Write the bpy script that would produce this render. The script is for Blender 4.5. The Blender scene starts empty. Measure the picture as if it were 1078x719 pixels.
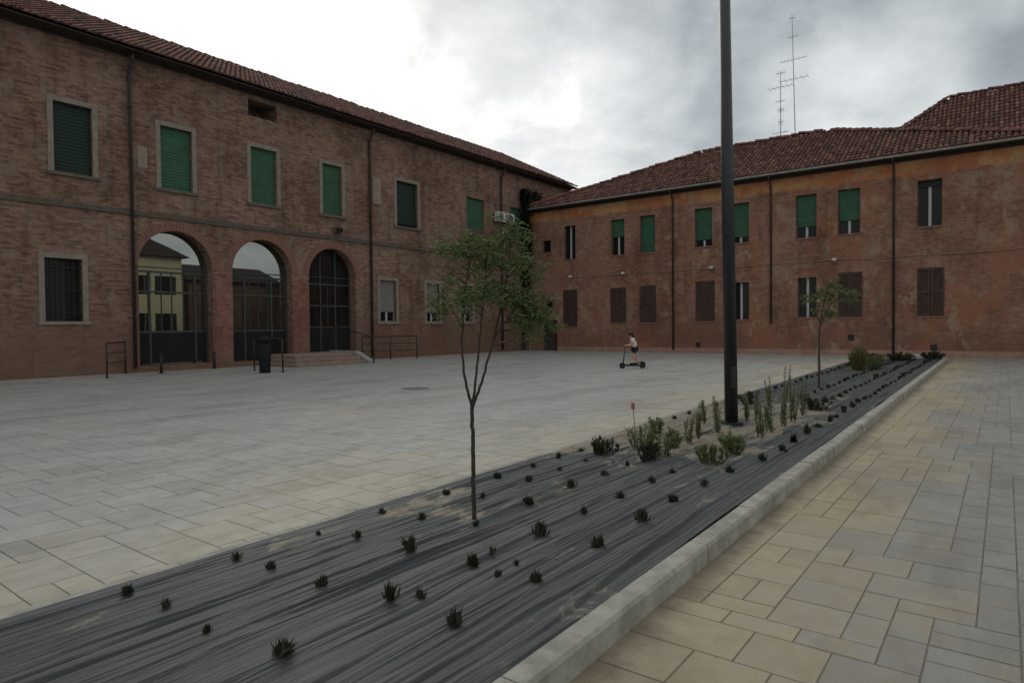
import bpy, bmesh, math, random
from mathutils import Vector, Matrix, noise
random.seed(7)
S = bpy.context.scene
COL = S.collection
XL, YR, H = 25.09, 34.76, 1.5          # left facade plane x=-XL, right facade plane y=YR, eye height

# ------------------------------------------------------------------ materials
def newmat(name):
    m = bpy.data.materials.new(name); m.use_nodes = True
    nt = m.node_tree; b = nt.nodes['Principled BSDF']
    return m, nt, b
def N(nt, t, **kw):
    n = nt.nodes.new(t)
    for k, v in kw.items(): setattr(n, k, v)
    return n
def setin(n, k, v, nt):
    if hasattr(v, 'is_output') or isinstance(v, bpy.types.NodeSocket): nt.links.new(v, n.inputs[k])
    else: n.inputs[k].default_value = v
def math_(nt, op, a, b=0.0, c=0.0, clamp=False):
    n = N(nt, 'ShaderNodeMath', operation=op, use_clamp=clamp)
    for i, v in enumerate((a, b, c)): setin(n, i, v, nt)
    return n.outputs[0]
def mixc(nt, f, a, b, mode='MIX'):
    n = N(nt, 'ShaderNodeMix', data_type='RGBA', blend_type=mode)
    setin(n, 0, f, nt); 
    for i, v in ((6, a), (7, b)):
        if isinstance(v, tuple) and len(v) == 3: v = v + (1,)
        setin(n, i, v, nt)
    return n.outputs[2]
def noise_(nt, vec, scale, detail=4, rough=.55, dist=0):
    n = N(nt, 'ShaderNodeTexNoise'); n.inputs['Scale'].default_value = scale; n.inputs['Detail'].default_value = detail
    n.inputs['Roughness'].default_value = rough; n.inputs['Distortion'].default_value = dist
    if vec is not None: nt.links.new(vec, n.inputs['Vector'])
    return n.outputs[0]
def ramp(nt, f, lo, hi):
    n = N(nt, 'ShaderNodeMapRange', interpolation_type='SMOOTHSTEP'); setin(n, 0, f, nt)
    n.inputs[1].default_value = lo; n.inputs[2].default_value = hi
    return n.outputs[0]
def bump(nt, b, h, strength=.3, dist=.01):
    n = N(nt, 'ShaderNodeBump'); n.inputs['Strength'].default_value = strength; n.inputs['Distance'].default_value = dist
    nt.links.new(h, n.inputs['Height']); nt.links.new(n.outputs[0], b.inputs['Normal'])
def objco(nt): return N(nt, 'ShaderNodeTexCoord').outputs['Object']
def mapping(nt, v, sc):
    n = N(nt, 'ShaderNodeMapping'); n.inputs['Scale'].default_value = sc; nt.links.new(v, n.inputs[0]); return n.outputs[0]

def simple(name, c1, c2, scale=4, rough=.7, bmp=.15, spec=.3, metal=0.0, dist=.004, attr=False):
    m, nt, b = newmat(name); co = objco(nt)
    f = ramp(nt, noise_(nt, co, scale, 6, .65), .3, .7)
    c = mixc(nt, f, c1, c2)
    if attr:
        a = N(nt, 'ShaderNodeAttribute', attribute_name='Col').outputs['Color']
        c = mixc(nt, 1.0, c, a, 'MULTIPLY')
    nt.links.new(c, b.inputs['Base Color'])
    b.inputs['Roughness'].default_value = rough; b.inputs['Specular IOR Level'].default_value = spec; b.inputs['Metallic'].default_value = metal
    if bmp: bump(nt, b, noise_(nt, co, scale*6, 5, .6), bmp, dist)
    return m

def brick_mat(name, c1, c2, mortar, stains, zbase, right=False):
    """brickwork laid in courses along the wall; stains and patches of old render follow noise"""
    m, nt, b = newmat(name); co = objco(nt)
    sp = N(nt, 'ShaderNodeSeparateXYZ'); nt.links.new(co, sp.inputs[0])
    X, Y, Z = sp.outputs
    u = math_(nt, 'ADD', X, Y)
    cb = N(nt, 'ShaderNodeCombineXYZ'); nt.links.new(u, cb.inputs[0]); nt.links.new(Z, cb.inputs[1])
    br = N(nt, 'ShaderNodeTexBrick'); nt.links.new(cb.outputs[0], br.inputs['Vector'])
    br.inputs['Color1'].default_value = c1+(1,); br.inputs['Color2'].default_value = c2+(1,); br.inputs['Mortar'].default_value = mortar+(1,)
    br.inputs['Scale'].default_value = 1; br.inputs['Brick Width'].default_value = .27; br.inputs['Row Height'].default_value = .075
    br.inputs['Mortar Size'].default_value = .009; br.inputs['Mortar Smooth'].default_value = .4; br.inputs['Bias'].default_value = -.1
    col = br.outputs[0]
    n1 = noise_(nt, co, .35, 6, .62); n2 = noise_(nt, co, 1.3, 7, .7); n3 = noise_(nt, co, 7, 5, .7)
    col = mixc(nt, ramp(nt, n1, .35, .68), col, mixc(nt, 1.0, col, stains[0]+(1,), 'MULTIPLY'))
    col = mixc(nt, math_(nt, 'MULTIPLY', ramp(nt, n2, .48, .66), .75), col, stains[1])
    col = mixc(nt, math_(nt, 'MULTIPLY', ramp(nt, n3, .4, .75), .6), col, mixc(nt, 1.0, col, (.55, .5, .48, 1), 'MULTIPLY'))
    # streaks running down with the rain
    st = noise_(nt, mapping(nt, co, (1.6, 1.6, .16)), 1.6, 5, .6)
    col = mixc(nt, math_(nt, 'MULTIPLY', ramp(nt, st, .5, .72), .55), col, mixc(nt, 1.0, col, (.5, .48, .46, 1), 'MULTIPLY'))
    zn = math_(nt, 'ADD', Z, math_(nt, 'MULTIPLY', math_(nt, 'SUBTRACT', n2, .5), 2.4))
    damp = ramp(nt, zn, zbase+.9, zbase-.3)
    col = mixc(nt, math_(nt, 'MULTIPLY', damp, .7), col, stains[2])
    if right:
        # ochre plaster band left under the eave, red patches, pale repair
        zz = math_(nt, 'ADD', Z, math_(nt, 'MULTIPLY', math_(nt, 'SUBTRACT', n2, .5), .7))
        band = ramp(nt, zz, 8.15, 8.35)
        och = mixc(nt, ramp(nt, noise_(nt, co, .9, 5, .6), .42, .58), (.50,.28,.12), (.43,.15,.065))
        col = mixc(nt, math_(nt, 'MULTIPLY', band, .85), col, och)
        rp = noise_(nt, mapping(nt, co, (1, 1, .7)), .55, 6, .68)
        red = math_(nt, 'MULTIPLY', ramp(nt, rp, .51, .61), .62)
        col = mixc(nt, red, col, (.31,.125,.08))
        gp = noise_(nt, mapping(nt, co, (1.3, 1, .8)), .8, 6, .7)
        gp2 = ramp(nt, gp, .56, .63)
        col = mixc(nt, math_(nt, 'MULTIPLY', gp2, .75), col, (.31,.235,.16))
        def patch(x0, x1, z0, z1, c, k=.8):
            nonlocal col
            nx = math_(nt, 'ADD', X, math_(nt, 'MULTIPLY', math_(nt, 'SUBTRACT', n2, .5), .5))
            a = math_(nt, 'MULTIPLY', ramp(nt, nx, x0-.08, x0+.08), ramp(nt, nx, x1+.08, x1-.08))
            c_ = math_(nt, 'MULTIPLY', ramp(nt, zn, z0-.2, z0+.2), ramp(nt, zn, z1+.2, z1-.2))
            col = mixc(nt, math_(nt, 'MULTIPLY', math_(nt, 'MULTIPLY', a, c_), k), col, c)
        patch(-17.75, -17.15, 1.4, 4.1, (.24, .22, .16), .85)
        patch(-20.6, -19.6, 1.7, 3.7, (.30, .075, .05), .8)
        patch(-15.2, -14.6, .3, 2.4, (.10, .05, .035), .7)
        patch(-5.2, .9, .6, 1.9, (.17,.085,.055), .6)
        patch(-23.0, -20.8, 4.1, 4.9, (.28, .22, .17), .5)
        patch(-18.6, -10.5, 3.9, 4.9, (.24, .18, .14), .45)
    nt.links.new(col, b.inputs['Base Color'])
    b.inputs['Roughness'].default_value = .92; b.inputs['Specular IOR Level'].default_value = .15
    hgt = math_(nt, 'ADD', math_(nt, 'MULTIPLY', br.outputs[1], -1.0), math_(nt, 'MULTIPLY', n3, .8))
    bump(nt, b, hgt, .5, .012)
    return m

M = {}
M['brickL'] = brick_mat('old_brown_brick', (.345,.205,.15), (.14,.08,.063), (.22,.175,.135), ((.66,.62,.58), (.26,.19,.145), (.165,.095,.068)), 1.5)
M['brickR'] = brick_mat('weathered_red_brick', (.35,.185,.128), (.205,.105,.076), (.27,.195,.145), ((.72,.64,.58), (.34,.225,.155), (.19,.10,.07)), .8, True)
M['arch_brick'] = simple('arch_brick', (.25,.13,.10), (.19,.10,.075), 6, .9, .4)
M['pier'] = brick_mat('red_pier_brick', (.33,.135,.11), (.19,.08,.065), (.24,.15,.12), ((.72,.70,.66), (.27,.17,.13), (.2,.11,.085)), .8)
M['stone'] = simple('pale_stone_trim', (.275,.235,.185), (.20,.17,.135), 5, .85, .3)
M['string'] = simple('string_course_stone', (.125,.105,.088), (.085,.07,.06), 4, .9, .3)
M['sill'] = simple('dark_stone_sill', (.16,.12,.10), (.11,.085,.07), 5, .85, .3)
M['plinth'] = simple('pink_plinth', (.36,.22,.17), (.27,.16,.12), 2, .9, .3)
M['patch'] = simple('render_patch', (.30,.25,.20), (.23,.185,.15), 3, .9, .25)
M['green'] = simple('green_shutter_paint', (.036,.108,.058), (.024,.076,.042), 3, .55, .1)
M['dgreen'] = simple('dark_green_shutter', (.009,.027,.017), (.006,.018,.012), 3, .55, .1)  # a darker green for some of the shutters
M['bshut'] = simple('brown_shutter_paint', (.085,.052,.040), (.05,.032,.026), 5, .6, .15)
M['greyblind'] = simple('grey_roller_blind', (.22,.20,.175), (.17,.155,.14), 5, .6, .1)
M['white'] = simple('white_window_paint', (.46,.46,.43), (.36,.36,.34), 4, .5, .1)
M['dark'] = simple('dark_metal', (.018,.016,.015), (.011,.010,.010), 8, .5, .1, .4)
M['pipe'] = simple('dark_copper_pipe', (.045,.027,.021), (.028,.018,.015), 4, .5, .1, .4)
M['gutter'] = simple('zinc_gutter', (.46,.44,.41), (.34,.32,.30), 3, .5, .1, .4)
M['wood'] = simple('dark_eave_wood', (.06,.045,.035), (.035,.028,.024), 3, .8, .2)
M['pole'] = simple('anthracite_pole', (.020,.021,.023), (.014,.015,.017), 3, .42, .05, .5)
M['tile'] = simple('terracotta_tile', (.20,.088,.062), (.115,.055,.044), 3, .9, .3, attr=True)
M['bar'] = simple('grey_glazing_bar', (.055,.056,.05), (.038,.038,.034), 6, .5, .1, .4)
M['kerb'] = simple('kerb_concrete', (.37,.355,.31), (.22,.21,.175), 5, .85, .4)
M['sand'] = simple('joint_sand', (.25,.225,.185), (.18,.16,.13), 9, .95, .3)
M['ground'] = simple('asphalt_ground', (.055,.053,.05), (.04,.04,.038), 2, .95, .3)
M['yellow'] = simple('yellow_render', (.74,.67,.45), (.66,.59,.39), 1, .9, .1)
M['antenna'] = simple('antenna_alloy', (.30,.30,.29), (.22,.22,.22), 5, .45, .05, .5, .6)
M['ac'] = simple('ac_white_metal', (.55,.55,.52), (.42,.42,.40), 3, .5, .05)
M['bark'] = simple('young_bark', (.065,.048,.036), (.035,.027,.022), 25, .85, .5)
M['stake'] = simple('pale_stake_wood', (.35,.31,.26), (.26,.23,.19), 12, .85, .3)
M['flower'] = simple('coral_petals', (.58,.30,.22), (.50,.24,.17), 30, .6, 0)
M['stepstone'] = simple('step_stone', (.30,.215,.175), (.21,.15,.12), 3, .85, .3)
M['cheek'] = simple('cheek_stone', (.34,.33,.33), (.26,.25,.25), 3, .85, .3)
M['skin'] = simple('skin', (.50,.30,.22), (.44,.26,.19), 10, .5, 0)
M['shirt'] = simple('pale_shirt_cloth', (.62,.58,.56), (.52,.49,.47), 8, .85, .1)
M['shorts'] = simple('dark_shorts_cloth', (.015,.016,.018), (.010,.010,.012), 8, .9, .1)
M['hair'] = simple('dark_brown_hair', (.030,.014,.010), (.016,.009,.007), 30, .6, .2)
M['shoe'] = simple('dark_shoe', (.03,.03,.03), (.02,.02,.02), 8, .6, .1)
M['rubber'] = simple('black_rubber', (.012,.012,.012), (.008,.008,.008), 8, .8, .1)
M['cover'] = simple('cast_iron_cover', (.13,.127,.12), (.085,.083,.08), 12, .6, .4)
M['soil'] = simple('tan_soil', (.27,.22,.15), (.17,.135,.095), 12, .95, .6)
M['lampglass'] = simple('white_lamp_casing', (.6,.58,.54), (.5,.49,.46), 5, .35, .05)
M['louvre_dark'] = simple('dark_grating', (.022,.022,.02), (.014,.014,.013), 8, .6, .1)

def glass_mat(name, refl, base):
    m, nt, b = newmat(name); co = objco(nt)
    nt.links.new(mixc(nt, noise_(nt, co, 1.5, 3), base, tuple(x*.6 for x in base)), b.inputs['Base Color'])
    b.inputs['Roughness'].default_value = .35; b.inputs['Specular IOR Level'].default_value = .08
    g = N(nt, 'ShaderNodeBsdfGlossy'); g.inputs['Roughness'].default_value = .012; g.inputs['Color'].default_value = (.86,.9,.84,1)
    wv = N(nt, 'ShaderNodeBump'); wv.inputs['Strength'].default_value = .02; wv.inputs['Distance'].default_value = .02
    nt.links.new(noise_(nt, co, .9, 2), wv.inputs['Height']); nt.links.new(wv.outputs[0], g.inputs['Normal'])
    mx = N(nt, 'ShaderNodeMixShader'); mx.inputs[0].default_value = refl
    nt.links.new(b.outputs[0], mx.inputs[1]); nt.links.new(g.outputs[0], mx.inputs[2])
    nt.links.new(mx.outputs[0], nt.nodes['Material Output'].inputs['Surface'])
    return m
M['mirror_glass'] = glass_mat('solar_glass', .27, (.012,.012,.011))
M['dim_glass'] = glass_mat('dark_door_glass', .05, (.012,.011,.010))
M['glass'] = glass_mat('window_glass', .012, (.014,.015,.016))

def leaf_mat(name, c, c2, tr=.3):
    m, nt, b = newmat(name)
    a = N(nt, 'ShaderNodeAttribute', attribute_name='Col').outputs['Fac']
    col = mixc(nt, a, c, c2); nt.links.new(col, b.inputs['Base Color'])
    b.inputs['Roughness'].default_value = .55; b.inputs['Specular IOR Level'].default_value = .3
    t = N(nt, 'ShaderNodeBsdfTranslucent'); nt.links.new(col, t.inputs[0])
    mx = N(nt, 'ShaderNodeMixShader'); mx.inputs[0].default_value = tr
    nt.links.new(b.outputs[0], mx.inputs[1]); nt.links.new(t.outputs[0], mx.inputs[2])
    nt.links.new(mx.outputs[0], nt.nodes['Material Output'].inputs['Surface'])
    return m
M['leaf'] = leaf_mat('tree_leaf', (.075,.115,.036), (.165,.205,.075), .35)
M['tuft'] = leaf_mat('tuft_leaf', (.020,.028,.015), (.060,.068,.038), .15)
M['bush'] = leaf_mat('bush_leaf', (.085,.115,.040), (.19,.22,.09))
M['stemleaf'] = leaf_mat('stem_leaf', (.105,.125,.055), (.23,.24,.12))
M['ylw'] = leaf_mat('yellowing_leaf', (.11,.12,.035), (.22,.20,.07))
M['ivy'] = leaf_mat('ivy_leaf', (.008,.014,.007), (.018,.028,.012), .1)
M['wildtree'] = leaf_mat('far_tree_leaf', (.02,.035,.012), (.05,.07,.025))

def slab_mat(name, warm, grey, sign, x0, x1):
    """concrete slabs: tone per slab (vertex colour), warm pigment on the slabs towards the planting bed"""
    m, nt, b = newmat(name); co = objco(nt)
    a = N(nt, 'ShaderNodeAttribute', attribute_name='Col').outputs['Color']
    sp = N(nt, 'ShaderNodeSeparateColor'); nt.links.new(a, sp.inputs[0])
    n1 = noise_(nt, co, .45, 6, .6); n2 = noise_(nt, co, 5, 6, .7); n3 = noise_(nt, co, 60, 4, .7)
    w = math_(nt, 'ADD', sp.outputs[1], math_(nt, 'MULTIPLY', math_(nt, 'SUBTRACT', n1, .5), 1.9))
    w = math_(nt, 'ADD', w, math_(nt, 'MULTIPLY', math_(nt, 'SUBTRACT', n2, .5), .55))
    col = mixc(nt, ramp(nt, w, .2, .8), grey, warm)
    col = mixc(nt, 1.0, col, N(nt, 'ShaderNodeCombineColor').outputs[0], 'MULTIPLY') if False else col
    mul = N(nt, 'ShaderNodeMix', data_type='RGBA', blend_type='MULTIPLY'); mul.inputs[0].default_value = 1
    cc = N(nt, 'ShaderNodeCombineColor')
    for i in range(3): nt.links.new(sp.outputs[0], cc.inputs[i])
    nt.links.new(col, mul.inputs[6]); nt.links.new(cc.outputs[0], mul.inputs[7]); col = mul.outputs[2]
    col = mixc(nt, math_(nt, 'MULTIPLY', ramp(nt, n2, .35, .7), .5), col, mixc(nt, 1.0, col, (.72,.71,.69,1), 'MULTIPLY'))
    st = noise_(nt, mapping(nt, co, (1, .35, 1)), 1.1, 6, .66, .4)
    col = mixc(nt, math_(nt, 'MULTIPLY', ramp(nt, st, .46, .64), .6), col, mixc(nt, 1.0, col, (.66,.65,.63,1), 'MULTIPLY'))
    col = mixc(nt, math_(nt, 'MULTIPLY', ramp(nt, n3, .35, .7), .25), col, mixc(nt, 1.0, col, (.7,.7,.7,1), 'MULTIPLY'))
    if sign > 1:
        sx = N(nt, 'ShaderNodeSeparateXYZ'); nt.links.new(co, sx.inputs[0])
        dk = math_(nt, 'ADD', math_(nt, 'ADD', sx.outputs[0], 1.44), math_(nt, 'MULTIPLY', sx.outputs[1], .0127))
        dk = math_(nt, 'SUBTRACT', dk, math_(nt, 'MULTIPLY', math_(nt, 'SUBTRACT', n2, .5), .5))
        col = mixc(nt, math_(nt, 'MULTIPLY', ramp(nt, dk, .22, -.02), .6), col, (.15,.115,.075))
    nt.links.new(col, b.inputs['Base Color'])
    nt.links.new(math_(nt, 'ADD', math_(nt, 'MULTIPLY', n2, .3), .5), b.inputs['Roughness']); b.inputs['Specular IOR Level'].default_value = .35
    bump(nt, b, math_(nt, 'ADD', n3, math_(nt, 'MULTIPLY', n2, 1.5)), .35, .004)
    return m
M['plaza'] = slab_mat('plaza_slabs', (.40,.37,.295), (.345,.34,.32), 1, 0, 1)
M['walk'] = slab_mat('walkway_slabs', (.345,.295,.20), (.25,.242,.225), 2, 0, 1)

def membrane_mat():
    m, nt, b = newmat('weed_membrane'); co = objco(nt)
    st = noise_(nt, mapping(nt, co, (9, .5, 1)), 1.3, 6, .65, .3)
    n2 = noise_(nt, co, 1.1, 6, .65); n3 = noise_(nt, co, 9, 5, .7)
    wv_ = N(nt, 'ShaderNodeCombineXYZ'); nt.links.new(math_(nt, 'MULTIPLY', math_(nt, 'SUBTRACT', noise_(nt, mapping(nt, co, (1.0, .5, 1)), 1.0, 2), .5), .16), wv_.inputs[0])
    va_ = N(nt, 'ShaderNodeVectorMath', operation='ADD'); nt.links.new(co, va_.inputs[0]); nt.links.new(wv_.outputs[0], va_.inputs[1])
    st2 = noise_(nt, mapping(nt, va_.outputs[0], (24, .38, 1)), 1.0, 3, .5, .2)
    st3 = noise_(nt, mapping(nt, va_.outputs[0], (55, .9, 1)), 1.0, 2, .5, .2)
    col = mixc(nt, ramp(nt, st, .32, .66), (.034,.038,.038), (.060,.065,.065))
    col = mixc(nt, math_(nt, 'MULTIPLY', ramp(nt, st2, .56, .66), .6), col, (.014,.015,.015))  # dark streaks put the shade of the wrinkles into the sheet's colour
    col = mixc(nt, math_(nt, 'MULTIPLY', ramp(nt, st2, .45, .33), .28), col, (.105,.11,.105))
    col = mixc(nt, math_(nt, 'MULTIPLY', ramp(nt, st3, .54, .68), .2), col, (.018,.019,.019))  # finer crease shade, also in the colour
    wn = N(nt, 'ShaderNodeTexWave', wave_type='BANDS', bands_direction='Y'); wn.inputs['Scale'].default_value = 38; wn.inputs['Distortion'].default_value = .6
    nt.links.new(co, wn.inputs[0])
    col = mixc(nt, math_(nt, 'MULTIPLY', wn.outputs[1], .18), col, (.034,.036,.035))
    # tan soil and grit washed over the sheet, more of it along the plaza side and round the tall planting
    sp = N(nt, 'ShaderNodeSeparateXYZ'); nt.links.new(co, sp.inputs[0])
    edge = ramp(nt, sp.outputs[0], -2.9, -4.1)
    mid = math_(nt, 'MULTIPLY', ramp(nt, sp.outputs[1], 5.5, 7.5), ramp(nt, sp.outputs[1], 15, 11))
    midx = math_(nt, 'MULTIPLY', mid, ramp(nt, sp.outputs[0], -1.9, -2.7))
    so = noise_(nt, mapping(nt, co, (1.6, .75, 1)), 1.7, 7, .72, .5)
    k = math_(nt, 'ADD', math_(nt, 'ADD', so, math_(nt, 'MULTIPLY', edge, .015)), math_(nt, 'MULTIPLY', midx, .20))
    for sx, sy, rr in ((-3.35,3.78,.30),(-3.85,3.75,.55),(-3.9,4.3,.35)):
        dv = N(nt, 'ShaderNodeVectorMath', operation='DISTANCE'); nt.links.new(co, dv.inputs[0]); dv.inputs[1].default_value = (sx, sy, .03)
        k = math_(nt, 'ADD', k, math_(nt, 'MULTIPLY', ramp(nt, dv.outputs['Value'], rr, rr*.2), .17))
    soil = mixc(nt, n3, (.20,.165,.115), (.33,.275,.19))
    col = mixc(nt, math_(nt, 'MULTIPLY', ramp(nt, k, .60, .70), .75), col, soil)
    col = mixc(nt, math_(nt, 'MULTIPLY', ramp(nt, n2, .5, .75), .25), col, (.12,.115,.10))
    nt.links.new(col, b.inputs['Base Color']); b.inputs['Roughness'].default_value = .62; b.inputs['Specular IOR Level'].default_value = .35
    bump(nt, b, math_(nt, 'ADD', math_(nt, 'MULTIPLY', st2, -2.0), math_(nt, 'ADD', math_(nt, 'MULTIPLY', st3, -1.2), math_(nt, 'MULTIPLY', n3, .3))), .9, .014)
    return m
M['membrane'] = membrane_mat()

# ------------------------------------------------------------------ mesh helpers
def wloc(o):
    v = Vector((0,0,0))
    while o is not None: v += o.location; o = o.parent
    return v
class MB:
    """collects geometry in world coordinates, then links it as ONE mesh object under a parent"""
    def __init__(s): s.v = []; s.f = []; s.c = []; s.cur = (1,1,1)
    def add(s, vs, fs, col=None):
        o = len(s.v); s.v += [tuple(p) for p in vs]
        for f in fs: s.f.append([i+o for i in f]); s.c.append(col or s.cur)
        return s
    def box(s, x0, x1, y0, y1, z0, z1):
        vs = [(x,y,z) for x in (x0,x1) for y in (y0,y1) for z in (z0,z1)]
        return s.add(vs, [(0,1,3,2),(4,6,7,5),(0,4,5,1),(2,3,7,6),(0,2,6,4),(1,5,7,3)])
    def fbox(s, F, a0, a1, b0, b1, z0, z1, bev=.0):
        """box in a facade frame F(a along, b out, z)"""
        vs = [F(a,b,z) for a in (a0,a1) for b in (b0,b1) for z in (z0,z1)]
        return s.add(vs, [(0,1,3,2),(4,6,7,5),(0,4,5,1),(2,3,7,6),(0,2,6,4),(1,5,7,3)])
    def quad(s, a, b, c, d, col=None): return s.add((a,b,c,d), [(0,1,2,3)], col)
    def tube(s, pts, rad, n=8, cap=True):
        pts = [Vector(p) for p in pts]; k = len(pts)
        if not hasattr(rad, '__len__'): rad = [rad]*k
        rings = []; ref = None
        for i, p in enumerate(pts):
            d = (pts[min(i+1,k-1)] - pts[max(i-1,0)]).normalized()
            if ref is None: ref = d.cross(Vector((0,0,1)) if abs(d.z) < .9 else Vector((1,0,0))).normalized()
            ref = (ref - d*ref.dot(d)).normalized(); b = d.cross(ref)
            rings.append([p + (ref*math.cos(t)+b*math.sin(t))*rad[i] for t in [2*math.pi*j/n for j in range(n)]])
        vs = [v for r in rings for v in r]; fs = []
        for i in range(k-1):
            for j in range(n): fs.append((i*n+j, i*n+(j+1)%n, (i+1)*n+(j+1)%n, (i+1)*n+j))
        if cap: fs.append(tuple(range(n-1,-1,-1))); fs.append(tuple((k-1)*n+j for j in range(n)))
        return s.add(vs, fs)
    def ell(s, c, r, n=10, m=7, R=None):
        vs = []; fs = []
        for i in range(m+1):
            t = math.pi*i/m
            for j in range(n):
                p = 2*math.pi*j/n; v = Vector((r[0]*math.sin(t)*math.cos(p), r[1]*math.sin(t)*math.sin(p), r[2]*math.cos(t)))
                if R: v = R @ v
                vs.append(Vector(c)+v)
        for i in range(m):
            for j in range(n): fs.append((i*n+j, (i+1)*n+j, (i+1)*n+(j+1)%n, i*n+(j+1)%n))
        return s.add(vs, fs)
    def leaf(s, p, d, side, L, W, bend=.15):
        """one small folded leaf"""
        d = d.normalized(); nrm = d.cross(side).normalized()
        p = Vector(p); a = p + d*L*.45 + side*W*.5 + nrm*W*.2; b = p + d*L*.45 - side*W*.5 + nrm*W*.2
        t = p + d*L - nrm*L*bend
        g = random.random(); 
        return s.add((p,a,t,b), [(0,1,2),(0,2,3)], (g,g,g))
    def build(s, name, mat, parent=None, smooth=False, bev=0, cols=False):
        me = bpy.data.meshes.new(name); off = wloc(parent) if parent else Vector((0,0,0))
        me.from_pydata([tuple(Vector(p)-off) for p in s.v], [], s.f); me.update()
        if cols:
            at = me.color_attributes.new('Col', 'FLOAT_COLOR', 'CORNER'); buf = []
            for f, c in zip(s.f, s.c):
                for _ in f: buf += [c[0], c[1], c[2], 1.0]
            at.data.foreach_set('color', buf)
        me.materials.append(mat)
        o = bpy.data.objects.new(name, me); COL.objects.link(o)
        if parent: o.parent = parent
        if smooth: me.shade_smooth()
        else: me.shade_flat()
        if bev:
            bm = bmesh.new(); bm.from_mesh(me); bmesh.ops.recalc_face_normals(bm, faces=bm.faces)
            bmesh.ops.bevel(bm, geom=list(bm.edges), offset=bev, segments=1, affect='EDGES', profile=.5); bm.to_mesh(me); bm.free()
        else:
            bm = bmesh.new(); bm.from_mesh(me); bmesh.ops.recalc_face_normals(bm, faces=bm.faces); bm.to_mesh(me); bm.free()
        return o
def tag(o, label=None, cat=None, group=None, kind=None):
    for k, v in (('label',label),('category',cat),('group',group),('kind',kind)):
        if v: o[k] = v
    return o
def empty(name, loc, label, cat, group=None):
    o = bpy.data.objects.new(name, None); COL.objects.link(o); o.location = loc; o.empty_display_size = .2
    return tag(o, label, cat, group)
def FL(a, b, z): return (-XL+b, a, z)        # left facade frame
def FR(a, b, z): return (a, YR-b, z)         # right facade frame
def cutters(o, mbs):
    bm = bmesh.new()
    cm = bpy.data.meshes.new('cut'); v = []; f = []
    for mb in mbs:
        k = len(v); v += [tuple(p) for p in mb.v]; f += [[i+k for i in q] for q in mb.f]
    cm.from_pydata(v, [], f); bm.from_mesh(cm); bmesh.ops.recalc_face_normals(bm, faces=bm.faces); bm.to_mesh(cm); bm.free()
    c = bpy.data.objects.new('cut', cm); COL.objects.link(c)
    c.location = (0,0,0); md = o.modifiers.new('b', 'BOOLEAN'); md.object = c; md.operation = 'DIFFERENCE'; md.solver = 'EXACT'
    bpy.context.view_layer.update()
    me = bpy.data.meshes.new_from_object(o.evaluated_get(bpy.context.evaluated_depsgraph_get()))
    o.modifiers.clear(); o.data = me; bpy.data.objects.remove(c)

# ------------------------------------------------------------------ roof tiles
def tile_plane(mb, A, B, up, length_at, pitch=.24, row=.42, rad=.085):
    """barrel tiles in courses: A->B eave line, up = unit vector up the slope, length_at(s) = slope length at eave distance s"""
    A, B, up = Vector(A), Vector(B), Vector(up).normalized(); e = (B-A); L = e.length; e.normalize(); nrm = e.cross(up).normalized()
    if nrm.z < 0: nrm = -nrm
    n = int(L/pitch)
    for i in range(n):
        s = (i+.5)*pitch; ln = length_at(s)
        if ln < .15: continue
        t = 0
        jig = random.uniform(-.03,.03)
        while t < ln:
            t1 = min(t+row+.06, ln+.02); g = random.choice((random.uniform(.55,.95), random.uniform(.8,1.35), random.uniform(.4,.75)))
            tint = (g, g*random.uniform(.92,1.12), g*random.uniform(.9,1.2))
            lift = random.uniform(0,.012); sk = random.uniform(-.012,.012)
            vs = []
            for tt, r, h in ((t+jig*.3, rad*1.12, .035+lift), (t1, rad*.9, .008)):
                for k in range(5):
                    a = math.pi*k/4
                    vs.append(A + e*(s+sk+math.cos(a)*r) + up*tt + nrm*(math.sin(a)*r*.9+h))
            mb.add(vs, [(k, k+1, k+6, k+5) for k in range(4)] + [(0,1,2,3,4)], tint)
            # channel tile between
            t += row
        # pan strip
        g = random.uniform(.4,.6)
        p = A + e*(s+pitch*.5)
        mb.quad(p-e*.09+nrm*.012, p+e*.09+nrm*.012, p+e*.09+up*ln+nrm*.012, p-e*.09+up*ln+nrm*.012, (g,g,g))
def ridge_tiles(mb, P, Q, rad=.13):
    P, Q = Vector(P), Vector(Q); d = (Q-P); L = d.length; d.normalize(); side = d.cross(Vector((0,0,1))).normalized(); up = side.cross(d)
    n = int(L/.4)
    for i in range(n):
        g = random.uniform(.6,1.25); tint = (g,g*random.uniform(.95,1.1),g*random.uniform(.95,1.15)); vs = []
        lift = random.uniform(-.01,.04); w = random.uniform(-.03,.03)
        for tt, r, h in ((i*.4, rad*1.1, .03+lift), (i*.4+.45, rad*.95, .0+lift)):
            for k in range(7):
                a = math.pi*k/6
                vs.append(P + d*tt + side*(math.cos(a)*r+w) + up*(math.sin(a)*r+h))
        mb.add(vs, [(k,k+1,k+8,k+7) for k in range(6)] + [tuple(range(7))], tint)

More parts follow.
